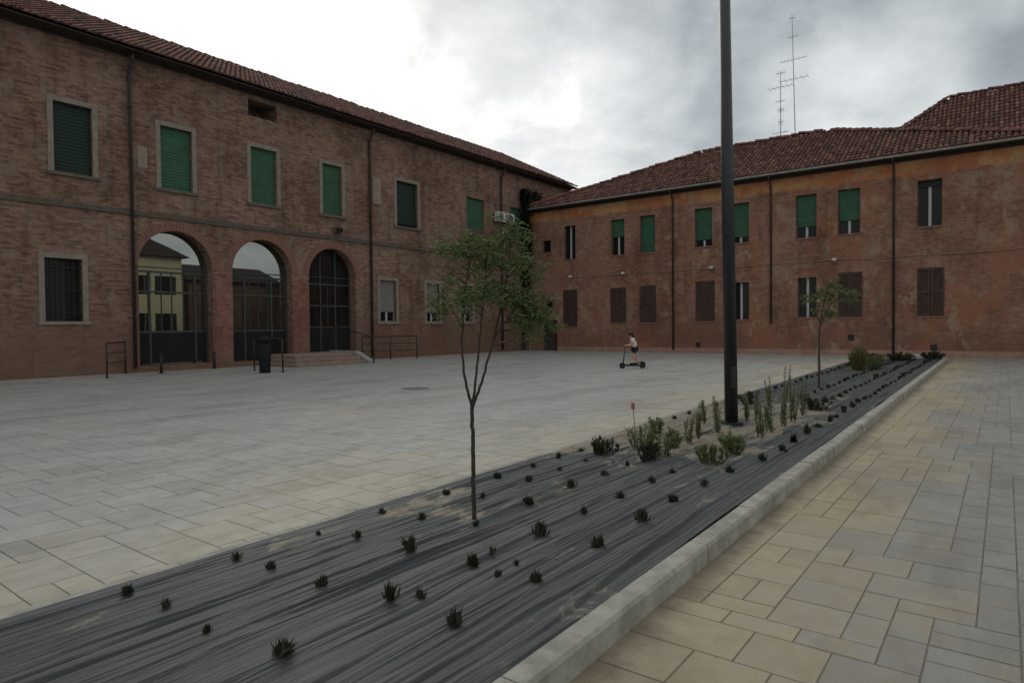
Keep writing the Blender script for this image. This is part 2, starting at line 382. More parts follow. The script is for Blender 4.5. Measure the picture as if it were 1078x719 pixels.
# ------------------------------------------------------------------ windows
def slats(mb, F, a0, a1, b, z0, z1, pitch=.115, th=.010):
    n = max(2, int((z1-z0)/pitch)); h = (z1-z0)/n
    for i in range(n):
        z = z0+i*h
        vs = [F(a0,b,z+.004), F(a1,b,z+.004), F(a1,b+th,z+h*.35), F(a0,b+th,z+h*.35), F(a1,b+.002,z+h), F(a0,b+.002,z+h)]
        mb.add(vs, [(0,1,2,3),(3,2,4,5)])
    mb.fbox(F, a0, a1, b-.02, b-.003, z0, z1)
def window(F, parent, a0, a1, z0, z1, depth, style, shut=None, trim=False, frac=1.0):
    """pane at the back of the recess is the window itself; frame, shutter, surround and sill are its parts"""
    w = MB().fbox(F, a0, a1, -depth-.02, -depth+.012, z0, z1).build('window', M['glass'], parent)
    f = MB(); t = .07; b0, b1 = -depth+.013, -depth+.06
    if style in ('sash','mullion','blindsash'):
        m_ = (a0+a1)/2
        f.fbox(F, m_-.055, m_+.055, b0, b1, z0, z1)
        o_ = MB()
        for x0, x1 in ((a0,a0+t),(a1-t,a1)): o_.fbox(F, x0, x1, b0, b1, z0, z1)
        o_.fbox(F, a0+t, m_-.057, b0, b1-.004, z0, z0+t*.7); o_.fbox(F, m_+.057, a1-t, b0, b1-.004, z0, z0+t*.7)
        o_.build('casing', M['greyblind'] if F is FL else M['bshut'], w)
        if style == 'sash':
            zz = z0+(z1-z0)*.6; f.fbox(F, a0+t, m_-.055, b0, b1-.006, zz-.025, zz+.025); f.fbox(F, m_+.055, a1-t, b0, b1-.006, zz-.025, zz+.025)
        f.build('mullion', M['white'], w)
    elif style == 'bars':
        n = 7
        for i in range(n):
            x = a0+(i+.5)*(a1-a0)/n; f.tube([F(x,-.06,z0),F(x,-.06,z1)], .012, 6)
        for zz in (z0+.3, (z0+z1)/2, z1-.3): f.fbox(F, a0, a1, -.075, -.05, zz-.015, zz+.015)
        f.build('iron_grating', M['louvre_dark'], w)
    if shut:
        s = MB(); zb = z0+(z1-z0)*(1-frac); bb = -depth+.075
        if shut == 'bshut':
            m_ = (a0+a1)/2; bb = -.05
            for x0, x1 in ((a0+.01,m_-.012),(m_+.012,a1-.01)):
                s = MB(); fr = .07
                s.fbox(F, x0, x0+fr, bb, bb+.05, z0+.02, z1-.02); s.fbox(F, x1-fr, x1, bb, bb+.05, z0+.02, z1-.02)
                for zz in (z0+.02, (z0+z1)/2-.04, z1-.10): s.fbox(F, x0+fr, x1-fr, bb+.002, bb+.048, zz, zz+.08)
                slats(s, F, x0+fr, x1-fr, bb+.01, z0+.1, z1-.1, .055, .025)
                s.build('shutter', M['bshut'], w)
        else:
            slats(s, F, a0+.02, a1-.02, bb, zb, z1-.01)
            s.fbox(F, a0+.02, a1-.02, bb-.02, bb+.03, zb-.045, zb-.001)
            s.build('shutter', M[shut], w)
    if trim:
        tw = .17; tr = MB()
        tr.fbox(F, a0-tw, a0-.002, -.04, .03, z0, z1+tw); tr.fbox(F, a1+.002, a1+tw, -.04, .03, z0, z1+tw); tr.fbox(F, a0-.002, a1+.002, -.04, .027, z1+.002, z1+tw)
        tr.build('surround', M['stone'], w)
    sl = MB().fbox(F, a0-.22, a1+.22, -.2, .075, z0-.11, z0-.003) if F is FL else MB().fbox(F, a0-.06, a1+.06, -.2, .035, z0-.08, z0-.003)
    sl.build('sill', M['sill'] if F is FL and z0 > 5 else M['stone'] if F is FL else M['arch_brick'], w)
    return w
def hole(F, a0, a1, z0, z1, d): return MB().fbox(F, a0, a1, -d, .5, z0, z1)
def arch_pts(a0, a1, z0, ztop, n=18):
    r = (a1-a0)/2; c = (a0+a1)/2; zs = ztop - r
    return [(a0,z0),(a1,z0)] + [(c+r*math.cos(t), zs+r*math.sin(t)) for t in [math.pi*i/n for i in range(n+1)]]
def prism(F, pts, b0, b1):
    n = len(pts); mb = MB()
    vs = [F(a,b0,z) for a,z in pts] + [F(a,b1,z) for a,z in pts]
    return mb.add(vs, [tuple(range(n)), tuple(range(2*n-1,n-1,-1))] + [(i,(i+1)%n,n+(i+1)%n,n+i) for i in range(n)])

# ================================================================== LEFT BUILDING
E_L = 11.58
LB = empty('brick_building', (-XL-6, 18, 0), 'long two-storey brown brick building with three glazed arches and green shutters, left of the plaza', 'building')
wall = MB().box(-XL-12, -XL, -8, 40.2, -.2, E_L).build('wall', M['brickL'], LB)
UP = [(1.0,2.15,'dgreen'),(4.55,5.7,'green'),(8.1,9.25,'dgreen'),(11.52,12.70,'green'),(15.16,16.36,'green'),(18.73,19.82,'green'),(23.3,24.8,'dgreen'),(28.8,30.4,'green'),(33.0,34.15,'green')]
GR = [(1.0,2.0),(7.75,8.85),(22.1,23.18),(25.4,26.4),(28.2,29.2)]
AR = [(10.65,13.42,.22,5.27),(14.26,17.05,.2,5.30),(17.92,20.56,.47,5.26)]
cuts = [hole(FL,a,b,6.82 if i<7 else 7.3,9.15,.22) for i,(a,b,c) in enumerate(UP)]
cuts += [hole(FL,a,b,1.85,3.95,.22) for a,b in GR]
cuts += [prism(FL, arch_pts(*t), -.55, .5) for t in AR]
cuts.append(hole(FL,15.09,16.42,10.42,11.1,1.2))
def unoffset(mbs, off):
    for mb in mbs: mb.v = [tuple(Vector(p)) for p in mb.v]
    return mbs
cutters(wall, cuts)
for i,(a,b,c) in enumerate(UP):
    window(FL, LB, a, b, 6.82 if i<7 else 7.3, 9.15, .21, 'none', c, trim=(i<7), frac=.93 if i in (6,) else 1)
for i,(a,b) in enumerate(GR):
    window(FL, LB, a, b, 1.85, 3.95, .21, 'bars' if i<2 else 'blindsash', None if i<2 else 'greyblind', True, .74)
# arches: ring of bricks, glazing grid, panes, solid lower panels
for k,(a0,a1,z0,zt) in enumerate(AR):
    r = (a1-a0)/2; c = (a0+a1)/2; zs = zt-r; ring = MB(); n = 36
    for i in range(n):
        t0, t1 = math.pi*i/n, math.pi*(i+1)/n-.012; g = random.uniform(.75,1.15)
        P = lambda t, R, b: FL(c+R*math.cos(t), b, zs+R*math.sin(t))
        o = .018+random.uniform(0,.006)
        vs = [P(t,R,b) for t in (t0,t1) for R in (r+.004,r+.30) for b in (-.05,o)]
        ring.add(vs, [(0,1,3,2),(4,6,7,5),(0,4,5,1),(2,3,7,6),(0,2,6,4),(1,5,7,3)])
    ring.build('arch_ring', M['arch_brick'], LB)
    gl = M['mirror_glass'] if k < 2 else M['dim_glass']
    pane = prism(FL, arch_pts(a0+.002,a1-.002,z0+.003,zt-.002), -.50, -.46).build('arch_glazing', gl, LB)
    fr = MB(); fb0, fb1 = -.457, -.40
    zl = [1.47, 2.97, 3.72] if k < 2 else [1.6, 2.6, 3.6]
    xs = [a0+.05, a0+(a1-a0)*.2, a0+(a1-a0)*.82, a1-.05] if k == 0 else [a0+.05, a0+(a1-a0)*.27, a0+(a1-a0)*.72, a1-.05] if k == 1 else [a0+.05, a0+(a1-a0)*.34, a0+(a1-a0)*.66, a1-.05]
    for x in xs:
        h = zs + math.sqrt(max(0, r*r-(x-c)**2)) - .03 if (k == 2 or x in (xs[0], xs[-1])) else zl[-1]
        fr.fbox(FL, x-.035, x+.035, fb0, fb1, z0+.01, h)
    for z in zl: fr.fbox(FL, a0+.09, a1-.09, fb0, fb1-.006, z-.035, z+.035)
    fr.build('frame', M['bar'], pane)
    tb_ = MB()
    for q_ in range(1,8):
        x = a0+(a1-a0)*q_/8; tb_.fbox(FL, x-.012, x+.012, fb0, fb0+.02, z0+.05, zl[0]-.04)
    for q_ in (.36,.5,.66):
        x = a0+(a1-a0)*q_; tb_.fbox(FL, x-.014, x+.014, fb0, fb0+.025, zl[0]+.036, zl[-1]-.036)
    tb_.fbox(FL, a0+.09, a1-.09, fb0, fb0+.03, zs-.02, zs+.02); tb_.build('glazing_bars', M['bar'], pane)
    MB().fbox(FL, a0+.10, a1-.10, -.455, -.42, z0+.06, (1.43 if k < 2 else 1.5)).build('lower_panel', M['rubber'], pane)
# red rendered piers between the arches
for a0,a1,w in ((13.5,14.2,.05),(17.12,17.86,.05)):
    MB().fbox(FL, a0, a1, -.05, .012, .2, 3.7).build('pier', M['pier'], LB)
MB().fbox(FL, -8.0, 40.2, -.05, .06, 5.68, 5.86).build('string_course', M['string'], LB)
MB().fbox(FL, -8.0, 40.2, -.05, .07, 11.30, E_L-.004).build('cornice', M['wood'], LB)
MB().box(-XL+.072, -XL+.58, -8, 40.2, 11.375, 11.40).build('soffit', M['wood'], LB)
# roof: soffit boards, tiles
rl = empty('roof', (0,0,0), None, None); rl.parent = LB; rl.location = (0,0,0)
bpy.data.objects.remove(rl)
slope = math.radians(27); up = Vector((-math.cos(slope),0,math.sin(slope)))
ov = .62; zE = 11.42
rf = MB()
P0 = Vector((-XL+ov, -8.4, zE)); 
tile_plane(rf, (-XL+ov,-8.4,zE+.06), (-XL+ov,40.3,zE+.06), up, lambda s: 7.25, .22, .42, .085)
roofL = rf.build('roof', M['tile'], LB, smooth=False, cols=True)
und = MB()
q = [P0, P0+Vector((0,48.7,0)), P0+Vector((0,48.7,0))+up*7.3, P0+up*7.3]
dn = Vector((-math.sin(slope),0,-math.cos(slope)))*.04
und.add([*q, *[p+dn for p in q]], [(0,1,2,3),(4,5,6,7),(0,1,5,4),(1,2,6,5),(2,3,7,6),(3,0,4,7)])
bk = P0+up*7.3; und.add([bk, bk+Vector((0,48.7,0)), (-XL-12.6,40.3,zE), (-XL-12.6,-8.4,zE)], [(0,1,2,3)])
und.add([(-XL-.0,40.15,E_L-.02),(-XL-12,40.15,E_L-.02),(-XL-6,40.15,E_L+2.9)], [(0,1,2)])
und.build('roof_boarding', M['wood'], roofL)
rt = MB(); ridge_tiles(rt, bk+Vector((0,0,.02)), bk+Vector((0,48.7,.02))); rt.build('ridge_tiles', M['tile'], roofL, cols=True)
for y, zt in ((10.45,11.0),(21.48,11.0),(31.97,11.0)):
    dp = MB(); dp.tube([FL(y,.42,11.3),FL(y,.36,11.1),FL(y,.13,10.82),FL(y,.11,10.5),FL(y,.11,.15)], .06, 8)
    for z in (2,4.5,7,9.5): dp.tube([FL(y,.11,z-.03),FL(y,.11,z+.03)], .078, 8)
    dp.build('downspout', M['pipe'], LB, True)
for a0,a1,z0,z1 in ((21.75,22.25,7.75,9.05),(10.72,11.05,7.45,8.2)):
    MB().fbox(FL, a0, a1, -.05, .008, z0, z1).build('render_patch', M['patch'], LB)

# ---- things fixed to the left facade
acs = []
for i,(a,lab) in enumerate(((31.25,'white air conditioner on brick wall, left one of the pair by the downspout'),(32.15,'white air conditioner on brick wall, right one of the pair, nearer the corner'))):
    t = empty('air_conditioner', FL(a+.38,.25,7.98), lab, 'air conditioner', 'air conditioners high on the brick wall')
    MB().fbox(FL, a, a+.78, .10, .40, 8.0, 8.60).build('casing', M['ac'], t, bev=.02)
    g = MB()
    for r in (.06,.13,.2,.25):
        c0 = [FL(a+.30+r*math.cos(u), .405, 8.3+r*math.sin(u)) for u in [2*math.pi*j/20 for j in range(21)]]; g.tube(c0, .008, 5, False)
    for j in range(8):
        u = math.pi*j/8; g.tube([FL(a+.30+.25*math.cos(u),.41,8.3+.25*math.sin(u)),FL(a+.30-.25*math.cos(u),.41,8.3-.25*math.sin(u))], .006, 5)
    g.build('fan_grille', M['dark'], t)
    for x in (a+.1,a+.64): MB().fbox(FL, x, x+.04, 0, .42, 7.95, 7.995).build('bracket', M['dark'], t)
M['flood'] = M['string']
t = empty('floodlight', FL(19.42,.0,6.1), 'small grey floodlight on brick wall just above the right-hand arch', 'floodlight')
MB().fbox(FL, 19.2, 19.64, .12, .30, 6.0, 6.24).build('housing', M['flood'], t, bev=.02); MB().fbox(FL, 19.24, 19.6, .301, .315, 6.03, 6.21).build('lens', M['glass'], t)
MB().fbox(FL, 19.38, 19.46, .0, .12, 6.06, 6.16).build('bracket', M['dark'], t)

# ================================================================== RIGHT BUILDING
E_R = 9.05
RX0, RX1 = -25.0, 1.2
RB = empty('rendered_building', (-12, YR+4.7, 0), 'two-storey red brick building with flaking ochre render and hipped tile roof across the plaza', 'building')
wallR = MB().box(RX0, RX1, YR, YR+9.6, -.2, E_R).build('wall', M['brickR'], RB)
WR = [(-22.22,-21.36,5.74,7.82,'mullion',None,0),(-18.88,-17.98,5.74,7.85,'mullion','green',.46),(-16.98,-16.03,5.74,7.88,'none','green',1),
 (-13.68,-12.70,5.82,7.90,'mullion','green',.80),(-11.68,-10.74,5.86,7.94,'mullion','green',.83),(-8.42,-7.46,5.82,7.95,'mullion','green',.72),(-6.50,-5.54,5.84,7.98,'mullion','green',.68),(-3.22,-2.28,5.88,7.95,'mullion','dgreen',.12),
 (-22.3,-21.25,1.5,3.82,'none','bshut',1),(-18.95,-17.88,1.72,3.80,'none','bshut',1),(-17.03,-15.97,1.72,3.84,'none','bshut',1),(-13.65,-12.56,1.74,3.93,'none','bshut',1),
 (-11.64,-10.74,1.80,3.76,'mullion',None,0),(-8.34,-7.46,1.87,3.84,'mullion',None,0),(-6.50,-5.43,1.84,3.98,'none','bshut',1),(-3.22,-2.18,1.84,4.0,'none','bshut',1),
 (-23.86,-23.2,6.3,7.05,'none',None,0),(-23.66,-23.1,2.5,3.2,'none',None,0)]
cr = [hole(FR,a,b,z0,z1,.26) for a,b,z0,z1,*_ in WR] + [hole(FR,-23.9,-22.75,.0,1.95,.26)]
cutters(wallR, cr)
for a,b,z0,z1,st,sh,fr in WR: window(FR, RB, a, b, z0, z1, .25, st, sh, False, fr)
d = MB().fbox(FR, -23.88, -22.77, -.25, -.18, .02, 1.93).build('door', M['wood'], RB)
h_ = MB().fbox(FR, -22.95, -22.90, -.178, -.13, .95, 1.1).build('handle', M['dark'], d)
MB().fbox(FR, -22.74, RX1, -.05, .035, 0, .27).build('plinth', M['plinth'], RB)
MB().fbox(FR, RX0, RX1+.1, -.05, .07, 8.90, E_R-.004).build('cornice', M['wood'], RB)
# hipped roof
ovR = .45; eY = YR-ovR; zR = 9.12; rY = YR+4.74; rZ = 12.15; A = Vector((RX0-.1,eY,zR)); B = Vector((RX1+.25,eY,zR)); R0 = Vector((-15.0,rY,rZ)); R1 = Vector((-8.0,rY,rZ))
upR = Vector((0, rY-eY, rZ-zR)); SL = upR.length; upR.normalize()
def lenR(s):
    x = A.x+s
    if x < R0.x: return SL*(x-A.x)/(R0.x-A.x)
    if x > R1.x: return SL*(B.x-x)/(B.x-R1.x)
    return SL
rr = MB(); tile_plane(rr, A+Vector((0,0,.03)), B+Vector((0,0,.03)), upR, lenR, .22, .40, .085)
roofR = rr.build('roof', M['tile'], RB, cols=True)
bY = YR+9.6+ovR; A2, B2 = Vector((A.x,bY,zR)), Vector((B.x,bY,zR))
u2 = MB(); u2.add([A,B,R1,R0,A2,B2], [(0,1,2,3),(4,3,2,5),(0,3,4),(1,5,2)]); dz = Vector((0,0,-.10))
u2.add([A+dz,B+dz,B2+dz,A2+dz,A,B,B2,A2], [(0,1,2,3),(0,1,5,4),(1,2,6,5),(2,3,7,6),(3,0,4,7)])
u2.build('roof_boarding', M['wood'], roofR)
# tiles on the right-hand hip end
ue = (R1-(B+B2)/2); L2 = ue.length; ue.normalize(); wH = B2.y-B.y
ht = MB(); tile_plane(ht, B+Vector((0,0,.03)), B2+Vector((0,0,.03)), ue, lambda s: L2*(1-abs(s-wH/2)/(wH/2)), .22, .4, .085)
ue2 = (R0-(A+A2)/2); L3 = ue2.length; ue2.normalize()
tile_plane(ht, A2+Vector((0,0,.03)), A+Vector((0,0,.03)), ue2, lambda s: L3*(1-abs(s-wH/2)/(wH/2)), .22, .4, .085)
ht.build('hip_end_tiles', M['tile'], roofR, cols=True)
rt = MB()
for P,Q in ((A,R0),(R0,R1),(B,R1)):
    rt = MB(); ridge_tiles(rt, P+Vector((0,0,.06)), Q+Vector((0,0,.06)), .15); rt.build('ridge_tiles', M['tile'], roofR, cols=True)
gt = MB(); gp = []
for x in (A.x, B.x):
    for k in range(7):
        a = math.pi+math.pi*k/6; gp.append((x, eY-.07+.075*math.cos(a), zR-.0+.075*math.sin(a)))
gt.add(gp, [(k,k+1,k+8,k+7) for k in range(6)])
gt.tube([(A.x,eY-.145,zR),(B.x,eY-.145,zR)], .014, 6)
gt.build('gutter', M['gutter'], RB, True)
for x, zb in ((-14.92,.15),(-9.61,1.6),(-4.14,.05)):
    dp = MB(); dp.tube([FR(x,.50,9.04),FR(x,.48,8.9),FR(x,.13,8.66),FR(x,.09,8.4),FR(x,.09,zb)], .05, 8)
    for z in (2,4.2,6.4,8.2): dp.tube([FR(x,.09,z-.03),FR(x,.09,z+.03)], .066, 8)
    dp.build('downspout', M['pipe'], RB, True)
cb = MB(); pts = []
for i in range(60):
    x = -22.9+i*(24.0/59); pts.append(FR(x, .03, 4.60+.02*math.sin(x*1.7)+.02*math.sin(x*.6)))
cb.tube(pts, .016, 5); cb.build('cable', M['patch'], RB)
cd = MB(); cd.tube([FR(-6.88,.03,4.55),FR(-6.88,.03,1.55),FR(-7.15,.03,.3)], .02, 6); cd.build('conduit', M['plinth'], RB)
for x,z in ((-5.92,.87),(-2.57,.42),(-13.5,.45)):
    v = MB(); v.fbox(FR, x-.13, x+.13, .0, .02, z-.13, z+.13)
    v.build('vent', M['louvre_dark'], RB)
for i,(x,ord_) in enumerate(((-21.64,'leftmost, above the brown shuttered doorway'),(-18.0,'second from the left'),(-12.69,'just left of the tall lamp post'),(-6.63,'at the top of the pink conduit'))):
    t = empty('wall_lamp', FR(x,0,4.55), 'small white wall lamp on red brick facade, '+ord_, 'wall lamp', 'wall lamps along the red brick facade')
    MB().fbox(FR, x-.04, x+.04, 0, .14, 4.62, 4.68).build('arm', M['ac'], t)
    MB().ell(FR(x,.20,4.62), (.13,.13,.09), 12, 6).build('lamp_shade', M['lampglass'], t, True)

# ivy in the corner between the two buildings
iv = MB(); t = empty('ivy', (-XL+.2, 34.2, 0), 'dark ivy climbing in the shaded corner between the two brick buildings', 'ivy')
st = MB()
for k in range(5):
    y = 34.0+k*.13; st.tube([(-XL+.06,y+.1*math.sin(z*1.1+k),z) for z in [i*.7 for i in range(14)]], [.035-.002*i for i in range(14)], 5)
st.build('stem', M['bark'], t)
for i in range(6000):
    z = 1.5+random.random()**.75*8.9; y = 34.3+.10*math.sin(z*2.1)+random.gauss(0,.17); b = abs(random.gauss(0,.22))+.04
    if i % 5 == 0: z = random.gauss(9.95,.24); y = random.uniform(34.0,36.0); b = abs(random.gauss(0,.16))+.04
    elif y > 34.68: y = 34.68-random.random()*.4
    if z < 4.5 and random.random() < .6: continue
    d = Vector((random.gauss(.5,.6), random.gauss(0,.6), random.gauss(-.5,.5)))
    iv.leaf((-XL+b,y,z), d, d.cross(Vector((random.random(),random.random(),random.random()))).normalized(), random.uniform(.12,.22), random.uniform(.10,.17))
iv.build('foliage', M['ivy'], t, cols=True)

# ---- taller gabled building behind
TB = empty('tall_building', (3, 51, 0), 'taller red brick building with hipped tile roof rising behind the right end', 'building')
MB().box(-8.6, 15, 45.4, 56.6, -.2, 10.7).build('wall', M['brickR'], TB)
a, b, c, d_ = Vector((-9,45,10.7)), Vector((15.4,45,10.7)), Vector((9.4,51,16.0)), Vector((-2.96,51,16.0)); e, f = Vector((-9,57,10.7)), Vector((15.4,57,10.7))
tb = MB(); us = Vector((0,6,5.3)); ls = us.length; us.normalize()
tile_plane(tb, a+Vector((0,0,.03)), b+Vector((0,0,.03)), us, lambda s: ls*min(1, s/6.04, (24.4-s)/6.0), .24, .42, .09)
us2 = Vector((6.04,0,5.3)); l2 = us2.length; us2.normalize()
tile_plane(tb, e+Vector((0,0,.03)), a+Vector((0,0,.03)), us2, lambda s: l2*(1-abs(s-6)/6), .24, .42, .09)
tr = tb.build('roof', M['tile'], TB, cols=True)
MB().add([a,b,c,d_,e,f], [(0,1,2,3),(4,3,2,5),(0,3,4),(1,5,2),(0,1,5,4)]).build('roof_boarding', M['wood'], tr)
rt = MB(); ridge_tiles(rt, a+Vector((0,0,.06)), d_+Vector((0,0,.06)), .15); ridge_tiles(rt, d_+Vector((0,0,.06)), c+Vector((0,0,.06)), .15); rt.build('ridge_tiles', M['tile'], tr, cols=True)

# ---- aerials on the roof ridge
def antenna(x, y, z0, z1, yagis, label, lean=0):
    t = empty('television_antenna', (x,y,z0), label, 'antenna', 'aerials on the tiled roof')
    P = lambda z: Vector((x+lean*(z-z0), y, z))
    MB().tube([P(z0-.3),P((z0+z1)/2),P(z1)], [.028,.022,.017], 6).build('mast', M['antenna'], t)
    for z, L, n, hw, vert in yagis:
        m = MB(); c = P(z); m.tube([c+Vector((-L*.5,0,0)), c+Vector((L*.5,0,0))], .014, 5)
        for i in range(n):
            xx = -L*.5+L*i/(n-1); v = Vector((0,.25*hw,hw)) if vert else Vector((0,hw,0))
            m.tube([c+Vector((xx,0,0))-v, c+Vector((xx,0,0))+v], .008, 4)
        m.build('aerial', M['antenna'], t)
antenna(-9.62, 39.6, 12.1, 19.2, [(18.95,.35,5,.16,True),(17.9,.5,4,.12,True),(16.6,1.4,8,.12,True),(15.5,1.5,6,.40,False)], 'tall thin aerial mast on the tiled roof, the higher of two', -.025)
antenna(-10.42, 39.6, 12.1, 16.1, [(16.0,.45,5,.16,True),(15.2,1.3,6,.35,False),(14.4,.5,4,.12,True),(13.9,.35,6,.16,True),(13.2,.25,5,.2,True),(12.6,.8,5,.12,True)], 'short aerial mast with several antennas on the tiled roof, left of the taller mast')

# ---- houses across the way, out of frame on the right, that the glazed arches mirror
YH = empty('yellow_house', (19,28,0), 'yellow rendered house mirrored in the glass of the left arch', 'house')
hw = MB().box(14, 25, 25.2, 31.7, -.2, 8.7).build('wall', M['yellow'], YH)
def FH(a,b,z): return (14-b, a, z)
cutters(hw, [MB().fbox(FH,a,b_,-.2,.5,z0,z1) for a,b_ in ((27.2,28.2),(29.6,30.6)) for z0,z1 in ((1.5,3.2),(5.0,6.8))])
for a_,b_ in ((27.2,28.2),(29.6,30.6)):
    for z0,z1 in ((1.5,3.2),(5.0,6.8)):
        w = MB().fbox(FH,a_,b_,-.19,-.16,z0,z1).build('window', M['glass'], YH)
        s = MB(); slats(s, FH, a_-.5, a_-.01, .02, z0, z1); s.build('shutter', M['dgreen'], w); s = MB(); slats(s, FH, b_+.01, b_+.5, .02, z0, z1); s.build('shutter', M['dgreen'], w)
a,b,c,d_ = Vector((13.4,24.6,8.7)),Vector((13.4,32.3,8.7)),Vector((17,29.3,11.0)),Vector((17,27.6,11.0))
e,f = Vector((25.6,24.6,8.7)),Vector((25.6,32.3,8.7)); g_,i_ = Vector((22,29.3,11.0)),Vector((22,27.6,11.0))
MB().add([a,b,c,d_,e,f,g_,i_], [(0,1,2,3),(1,5,6,2),(4,7,6,5),(0,3,7,4),(3,2,6,7),(0,1,5,4)]).build('roof', M['wood'], YH)
BN = empty('brick_barn', (19,37,0), 'dark brick barn beside the yellow house, mirrored in the arch glass', 'barn')
MB().box(14.5, 24, 32.6, 43, -.2, 6.6).build('wall', M['brickL'], BN)
MB().add([(14,32.3,6.6),(24.5,32.3,6.6),(24.5,43.3,6.6),(14,43.3,6.6),(19.2,32.3,8.6),(19.2,43.3,8.6)], [(0,1,4),(3,5,2),(0,4,5,3),(1,2,5,4),(0,3,2,1)]).build('roof', M['wood'], BN)

# ================================================================== GROUND
g = MB().add([(-400,-400,-.05),(400,-400,-.05),(400,400,-.05),(-400,400,-.05)], [(0,1,2,3)]).build('ground', M['ground']); tag(g, kind='structure')
def bedL(y): return -4.16-.0302*y if y > 0 else -4.16
def kerbO(y): return -1.44-.0127*y
BY0, BY1 = -3.0, 31.2
def fill_slabs(x0, x1, y0, y1, unit, sizes, tone, z=0.0, gap=.006, keep=None, seed=1):
    rnd = random.Random(seed); nx = int((x1-x0)/unit); ny = int((y1-y0)/unit); occ = [[0]*nx for _ in range(ny)]; mb = MB()
    for j in range(ny):
        for i in range(nx):
            if occ[j][i]: continue
            opts = list(sizes); rnd.shuffle(opts); opts.append((1,1))
            for w, h in opts:
                if i+w > nx or j+h > ny: continue
                if all(not occ[j+b][i+a] for a in range(w) for b in range(h)): break
            for a in range(w):
                for b in range(h): occ[j+b][i+a] = 1
            xa, xb, ya, yb = x0+i*unit+gap, x0+(i+w)*unit-gap, y0+j*unit+gap, y0+(j+h)*unit-gap
            if keep and not keep((xa+xb)/2, (ya+yb)/2): continue
            zz = z+rnd.uniform(-.0012,.0012); tl = [rnd.uniform(-.0008,.0008) for _ in range(4)]
            c = tone((xa+xb)/2, (ya+yb)/2, rnd)
            e = .003
            vs = [(xa,ya,zz-.012),(xb,ya,zz-.012),(xb,yb,zz-.012),(xa,yb,zz-.012),(xa+e,ya+e,zz+tl[0]),(xb-e,ya+e,zz+tl[1]),(xb-e,yb-e,zz+tl[2]),(xa+e,yb-e,zz+tl[3])]
            mb.add(vs, [(4,5,6,7),(0,1,5,4),(1,2,6,5),(2,3,7,6),(3,0,4,7)], c)
    return mb
def tone_plaza(x, y, r):
    w = max(0, 1-abs(x-bedL(y))/2.2)
    return (r.uniform(.94,1.05)*(1 if r.random() > .05 else .92), .15+.7*w+r.uniform(-.12,.18), 0)
def tone_walk(x, y, r):
    w = max(0, min(1, 1.0-(x-kerbO(y))/1.9))
    return (r.uniform(.95,1.05), w+r.uniform(-.05,.05), 0)
pl = fill_slabs(-25.08, -4.0, -6.0, 34.7, .185, [(3,2),(3,2),(2,2),(2,3),(2,1)], tone_plaza, 0, .0020, lambda x,y: x < bedL(y)+.25 or y > BY1, 3)
tag(pl.build('plaza', M['plaza'], cols=True), kind='structure')
# far end of the plaza runs on behind the bed to the walkway
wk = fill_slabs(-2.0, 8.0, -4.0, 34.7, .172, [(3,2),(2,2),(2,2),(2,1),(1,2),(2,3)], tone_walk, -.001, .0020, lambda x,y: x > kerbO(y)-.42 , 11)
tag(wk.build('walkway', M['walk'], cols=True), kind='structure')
gap_f = fill_slabs(-4.0, -1.8, 31.3, 34.7, .2, [(3,2),(2,2)], tone_plaza, -.001, .005, lambda x,y: x < kerbO(y)-.12, 5)
tag(gap_f.build('plaza_end', M['plaza'], cols=True), kind='structure')
sd = MB().add([(-25.09,-8,-.006),(12,-8,-.006),(12,34.76,-.006),(-25.09,34.76,-.006)], [(0,1,2,3)]).build('paving_bed', M['sand']); tag(sd, kind='structure')

# planting bed: woven membrane with long folds
fr_ = random.Random(21)
FOLDS = [(-.24-i*.084+fr_.uniform(-.03,.03), fr_.uniform(.006,.020), fr_.uniform(.010,.022)) for i in range(30)]
def bedz(x, y):
    lat = x-(kerbO(y)-.13)
    u = min(1, max(0, -lat/2.7))
    z = .058-.040*u
    for i,(l,h,w) in enumerate(FOLDS):
        c = l+.13+.10*noise.noise((y*.33,i*7.1,0))+.03*noise.noise((y*1.3,i*3.7,2))
        k = max(0, noise.noise((y*.45,i*5.3,4))+.45)
        dd = (lat-c)/w
        z += 1.4*h*k*(math.exp(-dd*dd*.5) if dd < 0 else math.exp(-dd*dd*6))
    for i_, (c_, h_) in enumerate(((-.83,.014),(-1.30,.010),(-1.83,.013),(-2.28,.010),(-.36,.014))):
        if lat > c_+.13+.09*noise.noise((y*.28,i_*9.3,3)): z += h_*(.6+.8*max(0,noise.noise((y*.5,i_*4.4,6))+.3))
    z -= .020
    r = 1-abs(noise.noise((x*4.5,y*.35,1)))*2; z += .012*r
    xw = x+.06*noise.noise((y*.45,x*.6,9)); r2 = 1-abs(noise.noise((xw*16,y*.32,5)))*2; z += .009*r2; r3 = 1-abs(noise.noise((xw*34,y*.7,7)))*2; z += .0045*r3
    return max(z, .012)+.004*noise.noise((x*1.5,y*1.5,8))
bed = MB(); ys = []; y = BY0
while y < BY1: ys.append(y); y += .09 if y < 9 else .2 if y < 18 else .4
ys.append(BY1); nx = 330
vs = [(lambda xx: (xx, y, bedz(xx, y)))(bedL(y)+.06+(kerbO(y)-.135-bedL(y)-.06)*i/nx) for y in ys for i in range(nx+1)]
bed.add(vs, [(j*(nx+1)+i, j*(nx+1)+i+1, (j+1)*(nx+1)+i+1, (j+1)*(nx+1)+i) for j in range(len(ys)-1) for i in range(nx)])
tag(bed.build('planting_bed', M['membrane'], smooth=True), kind='structure')
